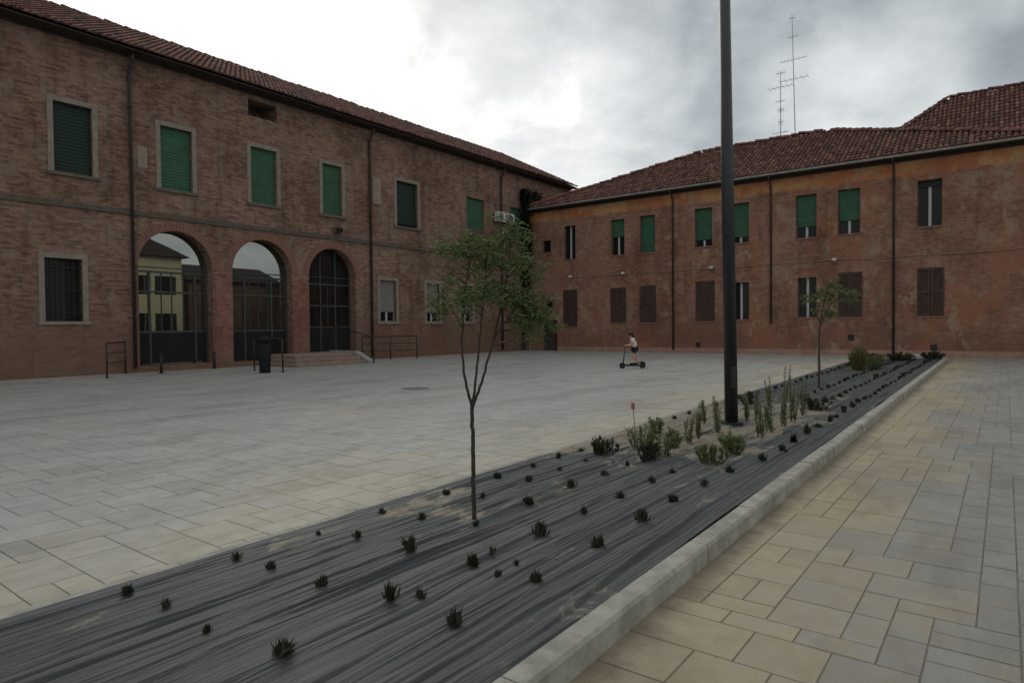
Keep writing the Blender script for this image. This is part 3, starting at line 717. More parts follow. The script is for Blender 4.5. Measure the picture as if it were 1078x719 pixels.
# kerb stones, one metre long, and flush edging on the plaza side
kb = MB(); y = BY0
while y < BY1:
    y1 = min(y+1.0, BY1)-(.06 if 5.4 < y < 6.4 else .006); j = random.uniform(-.003,.003); zt = .118+random.uniform(-.003,.003); e = .012
    prof = lambda yy: [(kerbO(yy)-.13+j, yy, -.02),(kerbO(yy)-.13+j, yy, zt-e*.6),(kerbO(yy)-.13+e+j, yy, zt),(kerbO(yy)-e*1.3+j, yy, zt),(kerbO(yy)+j, yy, zt-e*1.5),(kerbO(yy)+.004+j, yy, -.02)]
    a, b = prof(y), prof(y1); kb.add(a+b, [(k,k+1,k+7,k+6) for k in range(5)]+[tuple(range(6)),tuple(range(11,5,-1))])
    y += 1.0
# stones across the far end of the bed
for x0,x1 in ((-5.1,-4.1),(-4.09,-3.09),(-3.08,-1.98)): kb.box(x0, x1, BY1+.006, BY1+.12, -.02, .06)
tag(kb.build('kerb', M['kerb']), kind='structure')
ed = MB(); y = BY0
while y < BY1:
    y1 = min(y+1.0, BY1)-.005; ed.add([(bedL(y)-.03,y,.009),(bedL(y)+.065,y,.009),(bedL(y1)+.065,y1,.009),(bedL(y1)-.03,y1,.009),(bedL(y)-.03,y,-.02),(bedL(y)+.065,y,-.02),(bedL(y1)+.065,y1,-.02),(bedL(y1)-.03,y1,-.02)], [(0,1,2,3),(0,4,5,1),(2,6,7,3),(0,3,7,4),(1,5,6,2)]); y += 1.0
tag(ed.build('edging', M['kerb']), kind='structure')

# ================================================================== PLANTS
def tuft_mesh(seed):
    rnd = random.Random(seed); mb = MB(); spread = (.35,.62,.9,.5,.75,.45,1.0)[seed]; tall = (1.25,.9,.75,1.1,.85,1.0,.8)[seed]; lean = Vector((rnd.gauss(0,.18),rnd.gauss(0,.18),0))
    for i in range((150,110,170,90,130,70,120)[seed]):
        a = rnd.uniform(0,2*math.pi); tilt = abs(rnd.gauss(0,spread)); d = Vector((math.cos(a)*math.sin(tilt), math.sin(a)*math.sin(tilt), math.cos(tilt)))+lean
        p = Vector((rnd.gauss(0,.011), rnd.gauss(0,.011), -.005)); L = tall*rnd.uniform(.03,.085)*(1.3 if rnd.random() < .1 else 1)
        side = d.cross(Vector((0,0,1))).normalized() if abs(d.z) < .99 else Vector((1,0,0))
        mb.leaf(p, d, side, L, rnd.uniform(.0025,.005), .45)
    o = mb.build('plant_tuft', M['tuft'], cols=True); return o
protos = [tuft_mesh(i) for i in range(7)]
used = [False]*7
ORD = ['first','second','third','fourth','fifth','sixth','seventh','eighth','ninth','tenth','eleventh','twelfth','thirteenth','fourteenth','fifteenth','sixteenth','seventeenth','eighteenth','nineteenth','twentieth','twenty-first','twenty-second','twenty-third','twenty-fourth','twenty-fifth','twenty-sixth','twenty-seventh','twenty-eighth','twenty-ninth','thirtieth']
ROWS = {  # distance from the kerb's outer foot: list of (y, size)
 'in row nearest the plaza': (-2.46, [(1.58,.8),(2.23,.75),(2.86,.5),(3.50,.8),(4.24,.9),(4.99,.95),(5.59,.8),(6.12,.85),(6.63,.7)]),
 'in second row from plaza': (-2.08, [(1.61,.65),(2.25,.85),(2.93,.8),(3.55,.8),(4.29,.6),(4.98,.95),(5.56,.75),(6.09,.8)]),
 'in middle row of bed': (-1.58, [(1.58,.6),(2.26,.9),(2.94,.95),(3.6,.5),(4.28,1.05),(4.92,1.0),(5.55,.9),(6.08,.75)]),
 'in second row from pale kerb': (-1.06, [(1.62,1.05),(2.29,1.25),(2.96,1.15),(3.67,1.35),(4.29,.7),(4.86,1.0),(5.51,.8),(6.0,.9)]),
 'in row beside pale kerb': (-.585, [(2.28,1.0),(2.93,1.0),(3.63,1.3),(4.28,1.3),(4.91,1.2),(5.54,.9),(6.28,.95)]),
}
y = 6.95; rr_ = random.Random(5)
FAR = {'in row beside pale kerb': (6.95, -.45), 'in second row from pale kerb': (12.2, -.98), 'in middle row of bed': (12.8, -1.55), 'in row nearest the plaza': (9.8, -2.62)}
for k, (y0, lat) in FAR.items():
    y = y0
    while y < 30.6:
        ROWS[k][1].append((y, rr_.uniform(.85,1.35), lat)); y += .66
TG = 'small dark plants in rows through the membrane'
for k, (lat, lst) in ROWS.items():
    for n, it in enumerate(lst):
        yy, s = it[0], it[1]; l = it[2] if len(it) > 2 else lat
        x = kerbO(yy)-.02+l+rr_.uniform(-.02,.02)
        v = rr_.randrange(7)
        if used[v]: o = protos[v].copy(); COL.objects.link(o)
        else: o = protos[v]; used[v] = True
        s *= .92
        o.location = (x, yy, bedz(x, yy)); o.rotation_euler = (0,0,rr_.uniform(0,6.28)); o.scale = (s*rr_.uniform(.85,1.2), s*rr_.uniform(.85,1.2), s*rr_.uniform(.85,1.2))
        nm = ORD[n] if n < len(ORD) else 'far'
        if n >= len(ORD): nm = 'thirty-%s' % ORD[n-30]
        w = 'tiny dark plant tuft' if s < .65 else 'bushy dark plant tuft' if s > 1.05 else 'small dark plant tuft'
        tag(o, '%s %s, %s from near end' % (w, k, nm), 'plant', TG)
for i,(x,y,s,l) in enumerate(((-2.58,3.16,.45,'tiny dark sprout alone between two tufts, near the foot of the young tree'),(-2.31,2.88,.6,'small dark sprout standing off the rows, left of the kerbside tufts'),(-2.46,2.42,.7,'small dark sprout on a fold close behind the largest near tuft'),(-2.33,3.09,.4,'tiny dark sprout on pale grit between the rows'))):
    o = protos[i].copy(); COL.objects.link(o); o.location = (x,y,bedz(x,y)); o.scale = (s,s,s); tag(o, l, 'plant', TG)

def bush(x, y, w, h, label, mat='bush', n=500, spiky=False, L=.07, W=.016, group='green shrubs in the bed'):
    h *= .82
    z = bedz(x,y); t = empty('shrub', (x,y,z), label, 'shrub', group); lv = MB(); st = MB(); rnd = random.Random(int(x*100+y*10))
    ns = 12 if w < .55 else 60
    tips = []
    for i in range(ns):
        a = rnd.uniform(0,6.28); r = w*.5*math.sqrt(rnd.random()); hh = h*rnd.uniform(.6,1.0)*(1-.35*(r/(w*.5))**2)
        p0 = Vector((x+r*.55*math.cos(a),y+r*.55*math.sin(a),z-.02)); p2 = Vector((x+r*math.cos(a),y+r*math.sin(a),z+hh)); p1 = (p0+p2)/2+Vector((rnd.gauss(0,.02),rnd.gauss(0,.02),.02))
        st.tube([p0,p1,p2], [.005,.004,.002], 4); tips.append((p0,p1,p2))
    for i in range(int(n*1.25)):
        p0,p1,p2 = rnd.choice(tips); u = rnd.random()
        p = p0.lerp(p1,u*2) if u < .5 else p1.lerp(p2,u*2-1)
        a = rnd.uniform(0,6.28); el = rnd.uniform(.1,1.2) if not spiky else rnd.uniform(.8,1.5)
        d = Vector((math.cos(a)*math.cos(el), math.sin(a)*math.cos(el), math.sin(el)))
        lv.leaf(p, d, d.cross(Vector((rnd.gauss(0,1),rnd.gauss(0,1),rnd.gauss(0,1)))).normalized(), min(L,.085)*.72*rnd.uniform(.6,1.3), W*.72*rnd.uniform(.7,1.3))
    st.build('stem', M['bark'], t); lv.build('foliage', M[mat], t, cols=True); return t
bush(-3.69,6.60,.32,.23,'dark green spiky shrub at the plaza edge of the bed, left end of the planting','tuft',420,True,.12,.014)
bush(-3.76,6.55,.10,.30,'thin dark upright sprig at the left side of the spiky shrub','tuft',60,True,.12,.012)
bush(-3.06,6.46,.34,.26,'low dark green shrub in front of the flowering clump','tuft',520,True,.09,.014)
bush(-3.05,6.75,.36,.33,'mid green leafy shrub just behind the low dark shrub','bush',520,False,.07,.016)
bush(-3.45,7.1,.36,.42,'loose green clump under the coral flower','bush',420,False,.09,.014)
bush(-3.17,7.32,.26,.34,'narrow green shrub right of the flowering clump','bush',340,False,.08,.016)
bush(-3.80,8.3,.26,.32,'green shrub behind the flowering clump, close to the plaza','bush',300,False,.08,.018)
bush(-2.43,6.62,.34,.24,'low bright green shrub at the foot of the lamp post, nearer the kerb','bush',600,True,.09,.016)
bush(-2.46,7.3,.36,.24,'low green shrub between the lamp post and the kerbside shrub','bush',480,False,.08,.018)
bush(-2.62,7.75,.3,.2,'small green shrub close in front of the lamp post base','bush',300,False,.07,.018)
bush(-2.51,11.7,.5,.30,'dark green shrub at the far right end of the tall stems','tuft',500,False,.10,.02)
bush(-3.8,12.3,.4,.28,'dark rounded shrub just right of the lamp post, by the plaza edge','tuft',420,False,.09,.02)
bush(-3.68,23.0,.62,1.15,'tall yellowish green shrub near the far end of the bed','ylw',2200,False,.14,.04)
bush(-3.35,23.6,.7,.7,'dark green shrub beside the tall yellowish one','bush',1000,False,.12,.03)
bush(-3.9,27.0,.9,.5,'low dark shrub at the far left corner of the bed','tuft',2600,False,.12,.03)
bush(-3.3,29.6,1.1,.42,'low dark green shrub at the far end, left of the pale block','tuft',2800,False,.11,.03)
bush(-2.3,30.7,.9,.40,'low dark green shrub at the far end, right of the pale block','tuft',2600,False,.11,.03)
bush(-4.4,29.9,1.0,.40,'low dark green shrub at the far end of the bed, below the downspout','tuft',2600,False,.11,.03)

def stalks(x, y, h, w, label, n=4, mat='stemleaf'):
    z = bedz(x,y); t = empty('tall_plant', (x,y,z), label, 'plant', 'tall upright plants round the lamp post'); st = MB(); lv = MB(); rnd = random.Random(int(x*1000+y*77))
    for i in range(n):
        a = rnd.uniform(0,6.28); r = rnd.random()*w*.5; hh = h*rnd.uniform(.6,1.0)
        p0 = Vector((x+rnd.gauss(0,.02),y+rnd.gauss(0,.02),z-.02)); p2 = Vector((x+r*math.cos(a),y+r*math.sin(a),z+hh)); p1 = p0.lerp(p2,.5)+Vector((rnd.gauss(0,.015),rnd.gauss(0,.015),0))
        st.tube([p0,p1,p2], [.006,.005,.002], 5)
        for k in range(32):
            u = .08+.92*k/32; p = p0.lerp(p1,u*2) if u < .5 else p1.lerp(p2,u*2-1); b = k*2.4+rnd.uniform(-.4,.4); el = rnd.uniform(.35,1.1)
            d = Vector((math.cos(b)*math.cos(el), math.sin(b)*math.cos(el), math.sin(el)))
            lv.leaf(p, d, d.cross(Vector((0,0,1))).normalized(), rnd.uniform(.05,.095)*(1.15-.5*u), rnd.uniform(.010,.018), .3)
    st.build('stem', M['bark'], t); lv.build('foliage', M[mat], t, cols=True); return t
W1 = 'slender upright plant '
stalks(-3.15,8.1,.46,.14,W1+'left of the lamp post, the leftmost of four',4)
stalks(-3.62,9.5,.44,.12,W1+'left of the lamp post, set back by the plaza edge',3)
stalks(-3.11,8.7,.50,.14,W1+'left of the lamp post, the closest to it',4)
stalks(-3.40,10.0,.50,.14,W1+'seen just behind the lamp post on its left',3)
stalks(-3.12,10.0,.52,.16,W1+'immediately right of the lamp post',4)
stalks(-3.15,10.6,.42,.14,W1+'second behind the right side of the lamp post',3)
stalks(-2.49,8.5,.46,.15,W1+'front row right of the lamp post, the nearest one',4)
stalks(-2.50,9.0,.50,.15,W1+'front row right of the lamp post, second nearest',4)
stalks(-2.49,9.6,.58,.15,W1+'front row right of the lamp post, third nearest',4)
stalks(-2.47,10.1,.66,.16,W1+'front row right of the lamp post, the tallest',5)
stalks(-2.55,10.9,.56,.16,W1+'front row right of the lamp post, beside the dark shrub',4)
stalks(-3.2,11.4,.62,.2,W1+'with yellowing leaves behind the front row',3,'ylw')
stalks(-3.3,12.9,.7,.25,W1+'with yellow dry leaves in front of the far sapling',3,'ylw')
stalks(-3.1,7.7,.38,.14,W1+'between the flowering clump and the lamp post',3)
# coral flower
t = empty('flower', (-3.52,7.12,bedz(-3.52,7.12)), 'single coral pink flower on a thin stem above the green clump', 'flower')
z = bedz(-3.52,7.12)
MB().tube([(-3.52,7.12,z),(-3.55,7.10,z+.26),(-3.56,7.08,z+.51)], [.006,.005,.004], 5).build('stem', M['stemleaf'], t)
fl = MB()
for k in range(26):
    a = k*2.4; hgt = z+.46+.075*(k/26); d = Vector((math.cos(a),math.sin(a),.5+k*.03))
    fl.leaf((-3.56,7.08,hgt), d, d.cross(Vector((0,0,1))).normalized(), .042, .024, .1)
fl.build('petals', M['flower'], t, cols=True)

# ---- young trees
def limb(mb, pts, r0, r1, n=7):
    k = len(pts); mb.tube(pts, [r0+(r1-r0)*i/(k-1) for i in range(k)], n)
def smooth_path(pts, n=8):
    out = []
    P = [Vector(p) for p in pts]; P = [P[0]*2-P[1]]+P+[P[-1]*2-P[-2]]
    for i in range(1,len(P)-2):
        for k in range(n):
            t = k/n; a,b,c,d = P[i-1:i+3]
            out.append(.5*((2*b)+(c-a)*t+(2*a-5*b+4*c-d)*t*t+(3*b-a-3*c+d)*t**3))
    out.append(P[-2]); return out
def leafy(lv, p, d, rnd, L=.075, W=.02, n=10, spread=.16):
    """drooping twig end with narrow leaves"""
    d = d.normalized()
    for k in range(n):
        u = k/n; q = Vector(p)+d*spread*u+Vector((rnd.gauss(0,.012),rnd.gauss(0,.012),rnd.gauss(0,.012)))
        a = rnd.uniform(0,6.28)
        ld = (d*.5+Vector((math.cos(a),math.sin(a),rnd.uniform(-.75,.25)))).normalized()
        lv.leaf(q, ld, ld.cross(Vector((rnd.gauss(0,1),rnd.gauss(0,1),rnd.gauss(0,1)))).normalized(), L*rnd.uniform(.7,1.3), W*rnd.uniform(.7,1.2), .2)
A_ = .6494; RT = Vector((math.cos(A_),math.sin(A_),0)); FW = Vector((-math.sin(A_),math.cos(A_),0))
def young_tree(x, y, label, stems, clumps, r0, leafL, leafW, nper, stake=None):
    z = bedz(x,y); t = empty('young_tree', (x,y,z), label, 'tree', 'young trees in the planting bed'); O = Vector((x,y,z)); rnd = random.Random(int(y*100)+3)
    wd = MB(); lv = MB(); P = lambda a,d,h: O+RT*a+FW*d+Vector((0,0,h))
    nodes = []
    for pts, ra, rb in stems:
        sp = smooth_path([P(*p) for p in pts], 6); sp = [q+Vector((rnd.gauss(0,.003),rnd.gauss(0,.003),0)) for q in sp]
        limb(wd, sp, ra, rb); nodes += [(q, ra+(rb-ra)*i/len(sp)) for i,q in enumerate(sp) if q.z-z > pts[-1][2]*.5]
    for (a,d,h,ra,rh,n) in clumps:
        C = P(a,d,h)
        for i in range(n):
            v = Vector((rnd.gauss(0,1),rnd.gauss(0,1),rnd.gauss(0,1))).normalized()*rnd.random()**.4
            tip = C+RT*(v.x*ra)+FW*(v.y*ra)+Vector((0,0,v.z*rh))
            base = min(nodes, key=lambda q: (q[0]-tip).length+.6*max(0,q[0].z-tip.z+.05))[0]
            mid = base.lerp(tip,.55)+Vector((0,0,.05*(tip-base).length+rnd.gauss(0,.012)))
            wd.tube([base,mid,tip], [.0045,.003,.0012], 4, False)
            dr = (tip-mid); dr.z -= .03
            leafy(lv, tip-dr*.3, dr, rnd, leafL, leafW, nper, .15)
            if (mid-base).length > .05: leafy(lv, mid, dr, rnd, leafL, leafW, max(3,nper//3), .08)
    wd.build('trunk', M['bark'], t, True); lv.build('crown', M['leaf'], t, cols=True)
    if stake: MB().tube([P(*stake[0]),P(*stake[1])], .02, 6).build('stake', M['stake'], t)
    return t
k = .00715
def px(dx, dy, d=0): return (dx*k, d, dy*k)       # image offsets at the tree, in metres
young_tree(-3.19, 3.71, 'young three-stemmed tree with narrow leaves nearest the camera in the bed',
  [([px(0,-4),px(-.5,40),px(-.5,80),px(-1,118)], .018, .0145),
   ([px(-1,116),px(-8,145,.02),px(-11,180,.03),px(-9,220,.03),px(-4,262,.0),px(2,305,-.02)], .012, .004),
   ([px(-1,116),px(4,155,-.03),px(9,200,-.05),px(14,245,-.05),px(18,298,-.03)], .011, .004),
   ([px(-1,116),px(9,145,.02),px(20,182,.04),px(30,225,.06),px(38,270,.05),px(44,318,.04)], .012, .004),
   ([px(22,190,.04),px(40,215,.0),px(58,238,-.04)], .006, .003),
   ([px(-10,200,.03),px(-22,222,.06),px(-36,240,.08)], .005, .0025)],
  [(px(-10,285)[0],.0,px(0,285)[2],.15,.14,22),(px(18,285)[0],-.03,px(0,285)[2],.17,.19,36),(px(38,262)[0],.04,px(0,262)[2],.22,.24,38),(px(56,226)[0],.0,px(0,226)[2],.18,.18,30),(px(-34,236)[0],.08,px(0,236)[2],.10,.09,11),(px(10,240)[0],.0,px(0,240)[2],.2,.2,30),(px(60,208)[0],.02,px(0,208)[2],.15,.15,18),(px(48,250)[0],-.06,px(0,250)[2],.2,.22,14),(px(40,306)[0],.03,px(0,306)[2],.12,.12,16),(px(-14,250)[0],0,px(0,250)[2],.1,.12,8)],
  .02, .070, .0125, 10)
k = .0245
young_tree(-3.38, 15.99, 'slim sapling with a small flat crown and pale stake, farther along the bed',
  [([px(0,-3),px(.5,20),px(0,45),px(3,70),px(8,92)], .026, .012), ([px(1,58),px(10,75),px(22,86)], .012, .005), ([px(1,60),px(-6,78),px(-8,92)], .011, .005)],
  [(px(-2,82)[0],0,px(0,82)[2],.30,.26,22),(px(20,86)[0],0,px(0,86)[2],.40,.26,24),(px(8,96)[0],0,px(0,94)[2],.22,.22,12),(px(5,70)[0],0,px(0,70)[2],.22,.2,12)],
  .03, .11, .028, 8, ((.03,.05,-.05),(.0,.05,.95)))
# dead leaf of pale stone block at far end
t = MB().box(-3.1,-2.62,31.02,31.17,-.0,.24).build('stone_block', M['ac'], bev=.02); tag(t, 'pale block standing at the far end of the bed among low shrubs', 'block')

# ================================================================== STREET THINGS
LP = empty('street_lamp', (-3.2,9.53,0), 'tall dark grey lamp post standing in the planting bed', 'street lamp')
top = Vector((-3.2,9.53,0))+RT*(-.115); top.z = 8.2; bs = Vector((-3.2,9.53,.0))
MB().tube([bs, bs.lerp(top,.5), top], [.094,.085,.076], 20).build('pole', M['pole'], LP, True)
MB().tube([bs, bs+Vector((0,0,.09))], [.16,.16], 20).build('base_plate', M['pole'], LP)
hq = bs-FW*.089+Vector((0,0,.75)); MB().add([hq+RT*sx*.04+FW*dy+Vector((0,0,sz*.16)) for dy in (-.006,.02) for sx,sz in ((-1,-1),(1,-1),(1,1),(-1,1))], [(0,1,2,3),(4,5,6,7),(0,1,5,4),(1,2,6,5),(2,3,7,6),(3,0,4,7)]).build('hatch', M['dark'], LP)
arm = MB(); arm.tube([top-Vector((0,0,.1)), top+RT*.5+Vector((0,0,.05))], .04, 8); arm.build('arm', M['pole'], LP)
hd = MB(); c = top+RT*.75+Vector((0,0,.05)); hd.ell(c, (.36,.17,.06), 14, 6, Matrix.Rotation(A_,3,'Z')); hd.build('lamp_head', M['pole'], LP, True)

def rail(name, label, posts, heights, group, cat='railing', kickpanel=None):
    p0 = Vector(posts[0]); t = empty(name, p0, label, cat, group)
    for p in posts: 
        mb = MB(); mb.tube([p, Vector(p)+Vector((0,0,heights[0]))], .027, 8); mb.tube([p, Vector(p)+Vector((0,0,.02))], .06, 10); mb.build('post', M['dark'], t, True)
    for h in heights:
        MB().tube([Vector(p)+Vector((0,0,h)) for p in posts], .024 if h == heights[0] else .015, 8).build('handrail' if h == heights[0] else 'bar', M['dark'], t, True)
    if kickpanel:
        a, b = Vector(posts[0]), Vector(posts[-1]); n = (b-a).normalized(); s_ = Vector((-n.y,n.x,0))*.01
        z0, z1 = kickpanel; q0, q1 = a.lerp(b,.06), a.lerp(b,.94)
        MB().add([q0+s_+Vector((0,0,z0)),q1+s_+Vector((0,0,z0)),q1+s_+Vector((0,0,z1)),q0+s_+Vector((0,0,z1)),q0-s_+Vector((0,0,z0)),q1-s_+Vector((0,0,z0)),q1-s_+Vector((0,0,z1)),q0-s_+Vector((0,0,z1))],[(0,1,2,3),(4,5,6,7),(0,1,5,4),(2,3,7,6),(0,3,7,4),(1,2,6,5)]).build('panel', M['dark'], t)
    return t
G_ = 'dark metal railings along the brick building'
rail('railing', 'dark metal railing at the far left, beside the first downspout', [(-23.05,8.77,0),(-24.95,10.1,0)], [1.12,.78,.45], G_)
rail('railing', 'dark metal ramp railing under the two ground floor windows', [(-24.75,20.62,0),(-24.2,21.95,0),(-23.7,23.26,0)], [1.12,.78,.42], G_)
rail('railing', 'dark metal railing with solid infill in front of the middle arch', [(-22.19,13.41,0),(-20.26,13.33,0)], [1.18,.66], G_, kickpanel=(.66,1.15))
rail('railing', 'dark metal handrail at the right side of the entrance steps', [(-22.1,19.05,.0),(-24.9,19.05,.5)], [1.15], G_)
for x,y,lab in ((-23.8,10.8,'short dark bollard in front of the left arch, left one of two'),(-24.75,13.25,'short dark bollard by the pier right of the left arch')):
    t = empty('bollard', (x,y,0), lab, 'bollard', 'bollards by the left arch')
    MB().tube([(x,y,0),(x,y,.62)], .045, 12).build('post', M['dark'], t, True); MB().ell((x,y,.63), (.06,.06,.05), 12, 6).build('cap', M['dark'], t, True)
    MB().tube([(x,y,0),(x,y,.03)], .09, 12).build('foot', M['dark'], t)
# black litter bin on a post
BX, BYY = -20.6, 12.85
t = empty('litter_bin', (BX,BYY,0), 'tall narrow black litter bin standing before the middle arch', 'litter bin')
MB().tube([(BX,BYY,.05),(BX,BYY,.1),(BX,BYY,.95),(BX,BYY,1.0)], [.16,.185,.21,.20], 20).build('body', M['rubber'], t, True)
MB().tube([(BX,BYY,1.14),(BX,BYY,1.2),(BX,BYY,1.27)], [.22,.2,.08], 20).build('hood', M['rubber'], t, True)
pz = MB()
for a in (0,2.1,4.2): pz.tube([(BX+.17*math.cos(a),BYY+.17*math.sin(a),.95),(BX+.17*math.cos(a),BYY+.17*math.sin(a),1.16)], .015, 6)
pz.build('bracket', M['rubber'], t); MB().tube([(BX,BYY,0),(BX,BYY,.06)], .19, 20).build('base', M['rubber'], t)
# steps up to the middle and right arches
t = empty('stone_steps', (-23.7,17,0), 'short flight of worn stone steps leading up to the right arch', 'steps')
for i in range(3):
    MB().box(-XL+.07, -22.35-.34*i, 15.3+.22*i, 18.9-.1*i, .0+.15*i+(.001 if i else 0), .15*(i+1)).build('step', M['stepstone'], t, bev=.015)
ck = MB(); ck.add([(-22.2,18.92,0),(-XL+.07,18.92,0),(-XL+.07,18.92,.52),(-23.2,18.92,.5),(-22.2,18.92,.08),(-22.2,19.2,0),(-XL+.07,19.2,0),(-XL+.07,19.2,.52),(-23.2,19.2,.5),(-22.2,19.2,.08)], [(0,1,2,3,4),(9,8,7,6,5),(0,4,9,5),(4,3,8,9),(3,2,7,8)]); ck.build('cheek_wall', M['cheek'], t)
t = MB().tube([(-11.74,11.45,.0),(-11.74,11.45,.006)], .36, 24).build('manhole_cover', M['cover']); tag(t, 'dark round metal drain cover set in the grey plaza paving', 'drain cover')

# ================================================================== CHILD ON SCOOTER
def skin(name, verts, edges, rads, mat, parent, sub=2, root=0):
    off = wloc(parent); me = bpy.data.meshes.new(name); me.from_pydata([tuple(Vector(v)-off) for v in verts], edges, []); o = bpy.data.objects.new(name, me); COL.objects.link(o); o.parent = parent
    sm = o.modifiers.new('s','SKIN'); sm.use_smooth_shade = True
    for i, r in enumerate(rads):
        r = r if isinstance(r, tuple) else (r, r)
        me.skin_vertices[0].data[i].radius = r; me.skin_vertices[0].data[i].use_root = (i == root)
    s2 = o.modifiers.new('u','SUBSURF'); s2.levels = sub; s2.render_levels = sub
    bpy.context.view_layer.update()
    m2 = bpy.data.meshes.new_from_object(o.evaluated_get(bpy.context.evaluated_depsgraph_get())); o.modifiers.clear(); o.data = m2
    m2.materials.clear(); m2.materials.append(mat); m2.shade_smooth(); return o
KX, KY = -10.6, 21.05
fwd = -RT; lft = Vector((-fwd.y, fwd.x, 0))          # rides to the left of the picture
K = lambda f, s, z: Vector((KX,KY,0))+fwd*f+lft*s+Vector((0,0,z))
SC = empty('kick_scooter', (KX,KY,0), 'black kick scooter ridden by a child across the plaza', 'scooter')
MB().tube([K(-.34,0,.12),K(-.25,0,.115),K(.2,0,.115),K(.3,0,.15)], [.02,.038,.038,.02], 8).build('deck', M['dark'], SC)
for f in (.36,-.36):
    w = MB(); pts = [K(f+.085*math.cos(a),0,.105+.085*math.sin(a)) for a in [2*math.pi*i/20 for i in range(21)]]; w.tube(pts, .024, 8, False)
    wo = w.build('wheel', M['rubber'], SC, True); MB().tube([K(f,-.02,.105),K(f,.02,.105)], .062, 14).build('rim', M['dark'], wo)
MB().tube([K(.36,0,.11),K(.33,0,.2),K(.24,0,.80)], [.02,.022,.017], 8).build('steering_column', M['dark'], SC, True)
MB().tube([K(.24,-.2,.80),K(.24,.2,.80)], .015, 8).build('handlebar', M['rubber'], SC, True)
fm = MB(); fm.tube([K(-.22,0,.2),K(-.36,0,.235),K(-.46,0,.17)], [.02,.035,.025], 8); fm.build('mudguard', M['dark'], SC, True)

PR = empty('person', (KX,KY,0), 'child in pale shirt and dark shorts riding a scooter towards the left', 'person')
B = [K(-.08,0,.74), K(-.07,0,.86), K(-.03,0,.98), K(.01,0,1.055), K(.03,0,1.10), K(.05,0,1.17), K(.055,0,1.25),       # pelvis..head top (0-6)
     K(-.08,.07,.70), K(-.02,.075,.46), K(-.06,.075,.22), K(.05,.08,.165),                                       # left leg 7-10
     K(-.08,-.07,.70), K(-.10,-.075,.46), K(-.20,-.07,.22), K(-.10,-.075,.165),                                  # right leg 11-14
     K(.0,.13,1.02), K(.03,.17,.86), K(.16,.17,.825), K(.21,.165,.825),                                          # left arm 15-18
     K(.0,-.13,1.02), K(.03,-.17,.86), K(.16,-.17,.825), K(.21,-.165,.825)]
Ed = [(0,1),(1,2),(2,3),(3,4),(4,5),(5,6),(0,7),(7,8),(8,9),(9,10),(0,11),(11,12),(12,13),(13,14),(3,15),(15,16),(16,17),(17,18),(3,19),(19,20),(20,21),(21,22)]
Rr = [(.095,.08),(.085,.07),(.10,.075),(.07,.055),.04,.085,.07, .065,.05,.032,.026, .065,.05,.032,.026, .04,.03,.024,.022, .04,.03,.024,.022]
# fingers: five short tapered chains per hand, curled over the bar
for base, s in ((18,1),(22,-1)):
    hc = B[base]
    for j in range(4):
        o = (j-1.5)*.016; L = (.9,1.0,.95,.8)[j]
        i0 = len(B); B += [hc+lft*o+fwd*.015+Vector((0,0,.008)), hc+lft*o+fwd*.045*L+Vector((0,0,.002)), hc+lft*o+fwd*.05*L+Vector((0,0,-.03))]
        Ed += [(base,i0),(i0,i0+1),(i0+1,i0+2)]; Rr += [.0085,.0075,.006]
    i0 = len(B); B += [hc-lft*s*.028+fwd*.005+Vector((0,0,-.008)), hc-lft*s*.03+fwd*.03+Vector((0,0,-.03))]; Ed += [(base,i0),(i0,i0+1)]; Rr += [.009,.007]
skin('body', B, Ed, Rr, M['skin'], PR)
Tv = [K(-.085,0,.76),K(-.075,0,.87),K(-.03,0,.99),K(.01,0,1.06),K(.0,.13,1.025),K(.02,.165,.92),K(.0,-.13,1.025),K(.02,-.165,.92)]
skin('shirt', Tv, [(0,1),(1,2),(2,3),(3,4),(4,5),(3,6),(6,7)], [(.125,.10),(.118,.095),(.122,.092),(.075,.06),.062,.052,.062,.052], M['shirt'], PR)
Sv = [K(-.085,0,.76),K(-.08,.07,.69),K(-.04,.078,.53),K(-.08,-.07,.69),K(-.095,-.078,.53)]
skin('shorts', Sv, [(0,1),(1,2),(0,3),(3,4)], [(.115,.10),.085,.068,.085,.068], M['shorts'], PR)
hr = MB(); hr.ell(K(.035,0,1.205), (.095,.09,.10), 14, 8, Matrix.Rotation(A_,3,'Z')); hr.ell(K(-.03,0,1.15), (.05,.075,.075), 12, 6, Matrix.Rotation(A_,3,'Z')); hr.build('hair', M['hair'], PR, True)
fc = MB(); fc.ell(K(.14,0,1.155), (.016,.012,.016), 8, 5); fc.ell(K(.05,.088,1.155), (.016,.008,.024), 8, 5, Matrix.Rotation(A_,3,'Z')); fc.ell(K(.05,-.088,1.155), (.016,.008,.024), 8, 5, Matrix.Rotation(A_,3,'Z')); fc.build('face', M['skin'], PR, True)
ey = MB(); ey.ell(K(.122,.032,1.175),(.008,.008,.007),8,5); ey.ell(K(.122,-.032,1.175),(.008,.008,.007),8,5); ey.ell(K(.128,0,1.118),(.006,.018,.005),8,5,Matrix.Rotation(A_,3,'Z')); ey.build('eyes_and_mouth', M['hair'], PR, True)
for f,s in ((.02,.08),(-.13,-.075)):
    MB().ell(K(f,s,.178), (.10,.042,.036), 12, 6, Matrix.Rotation(A_,3,'Z')).build('shoe', M['shoe'], PR, True)

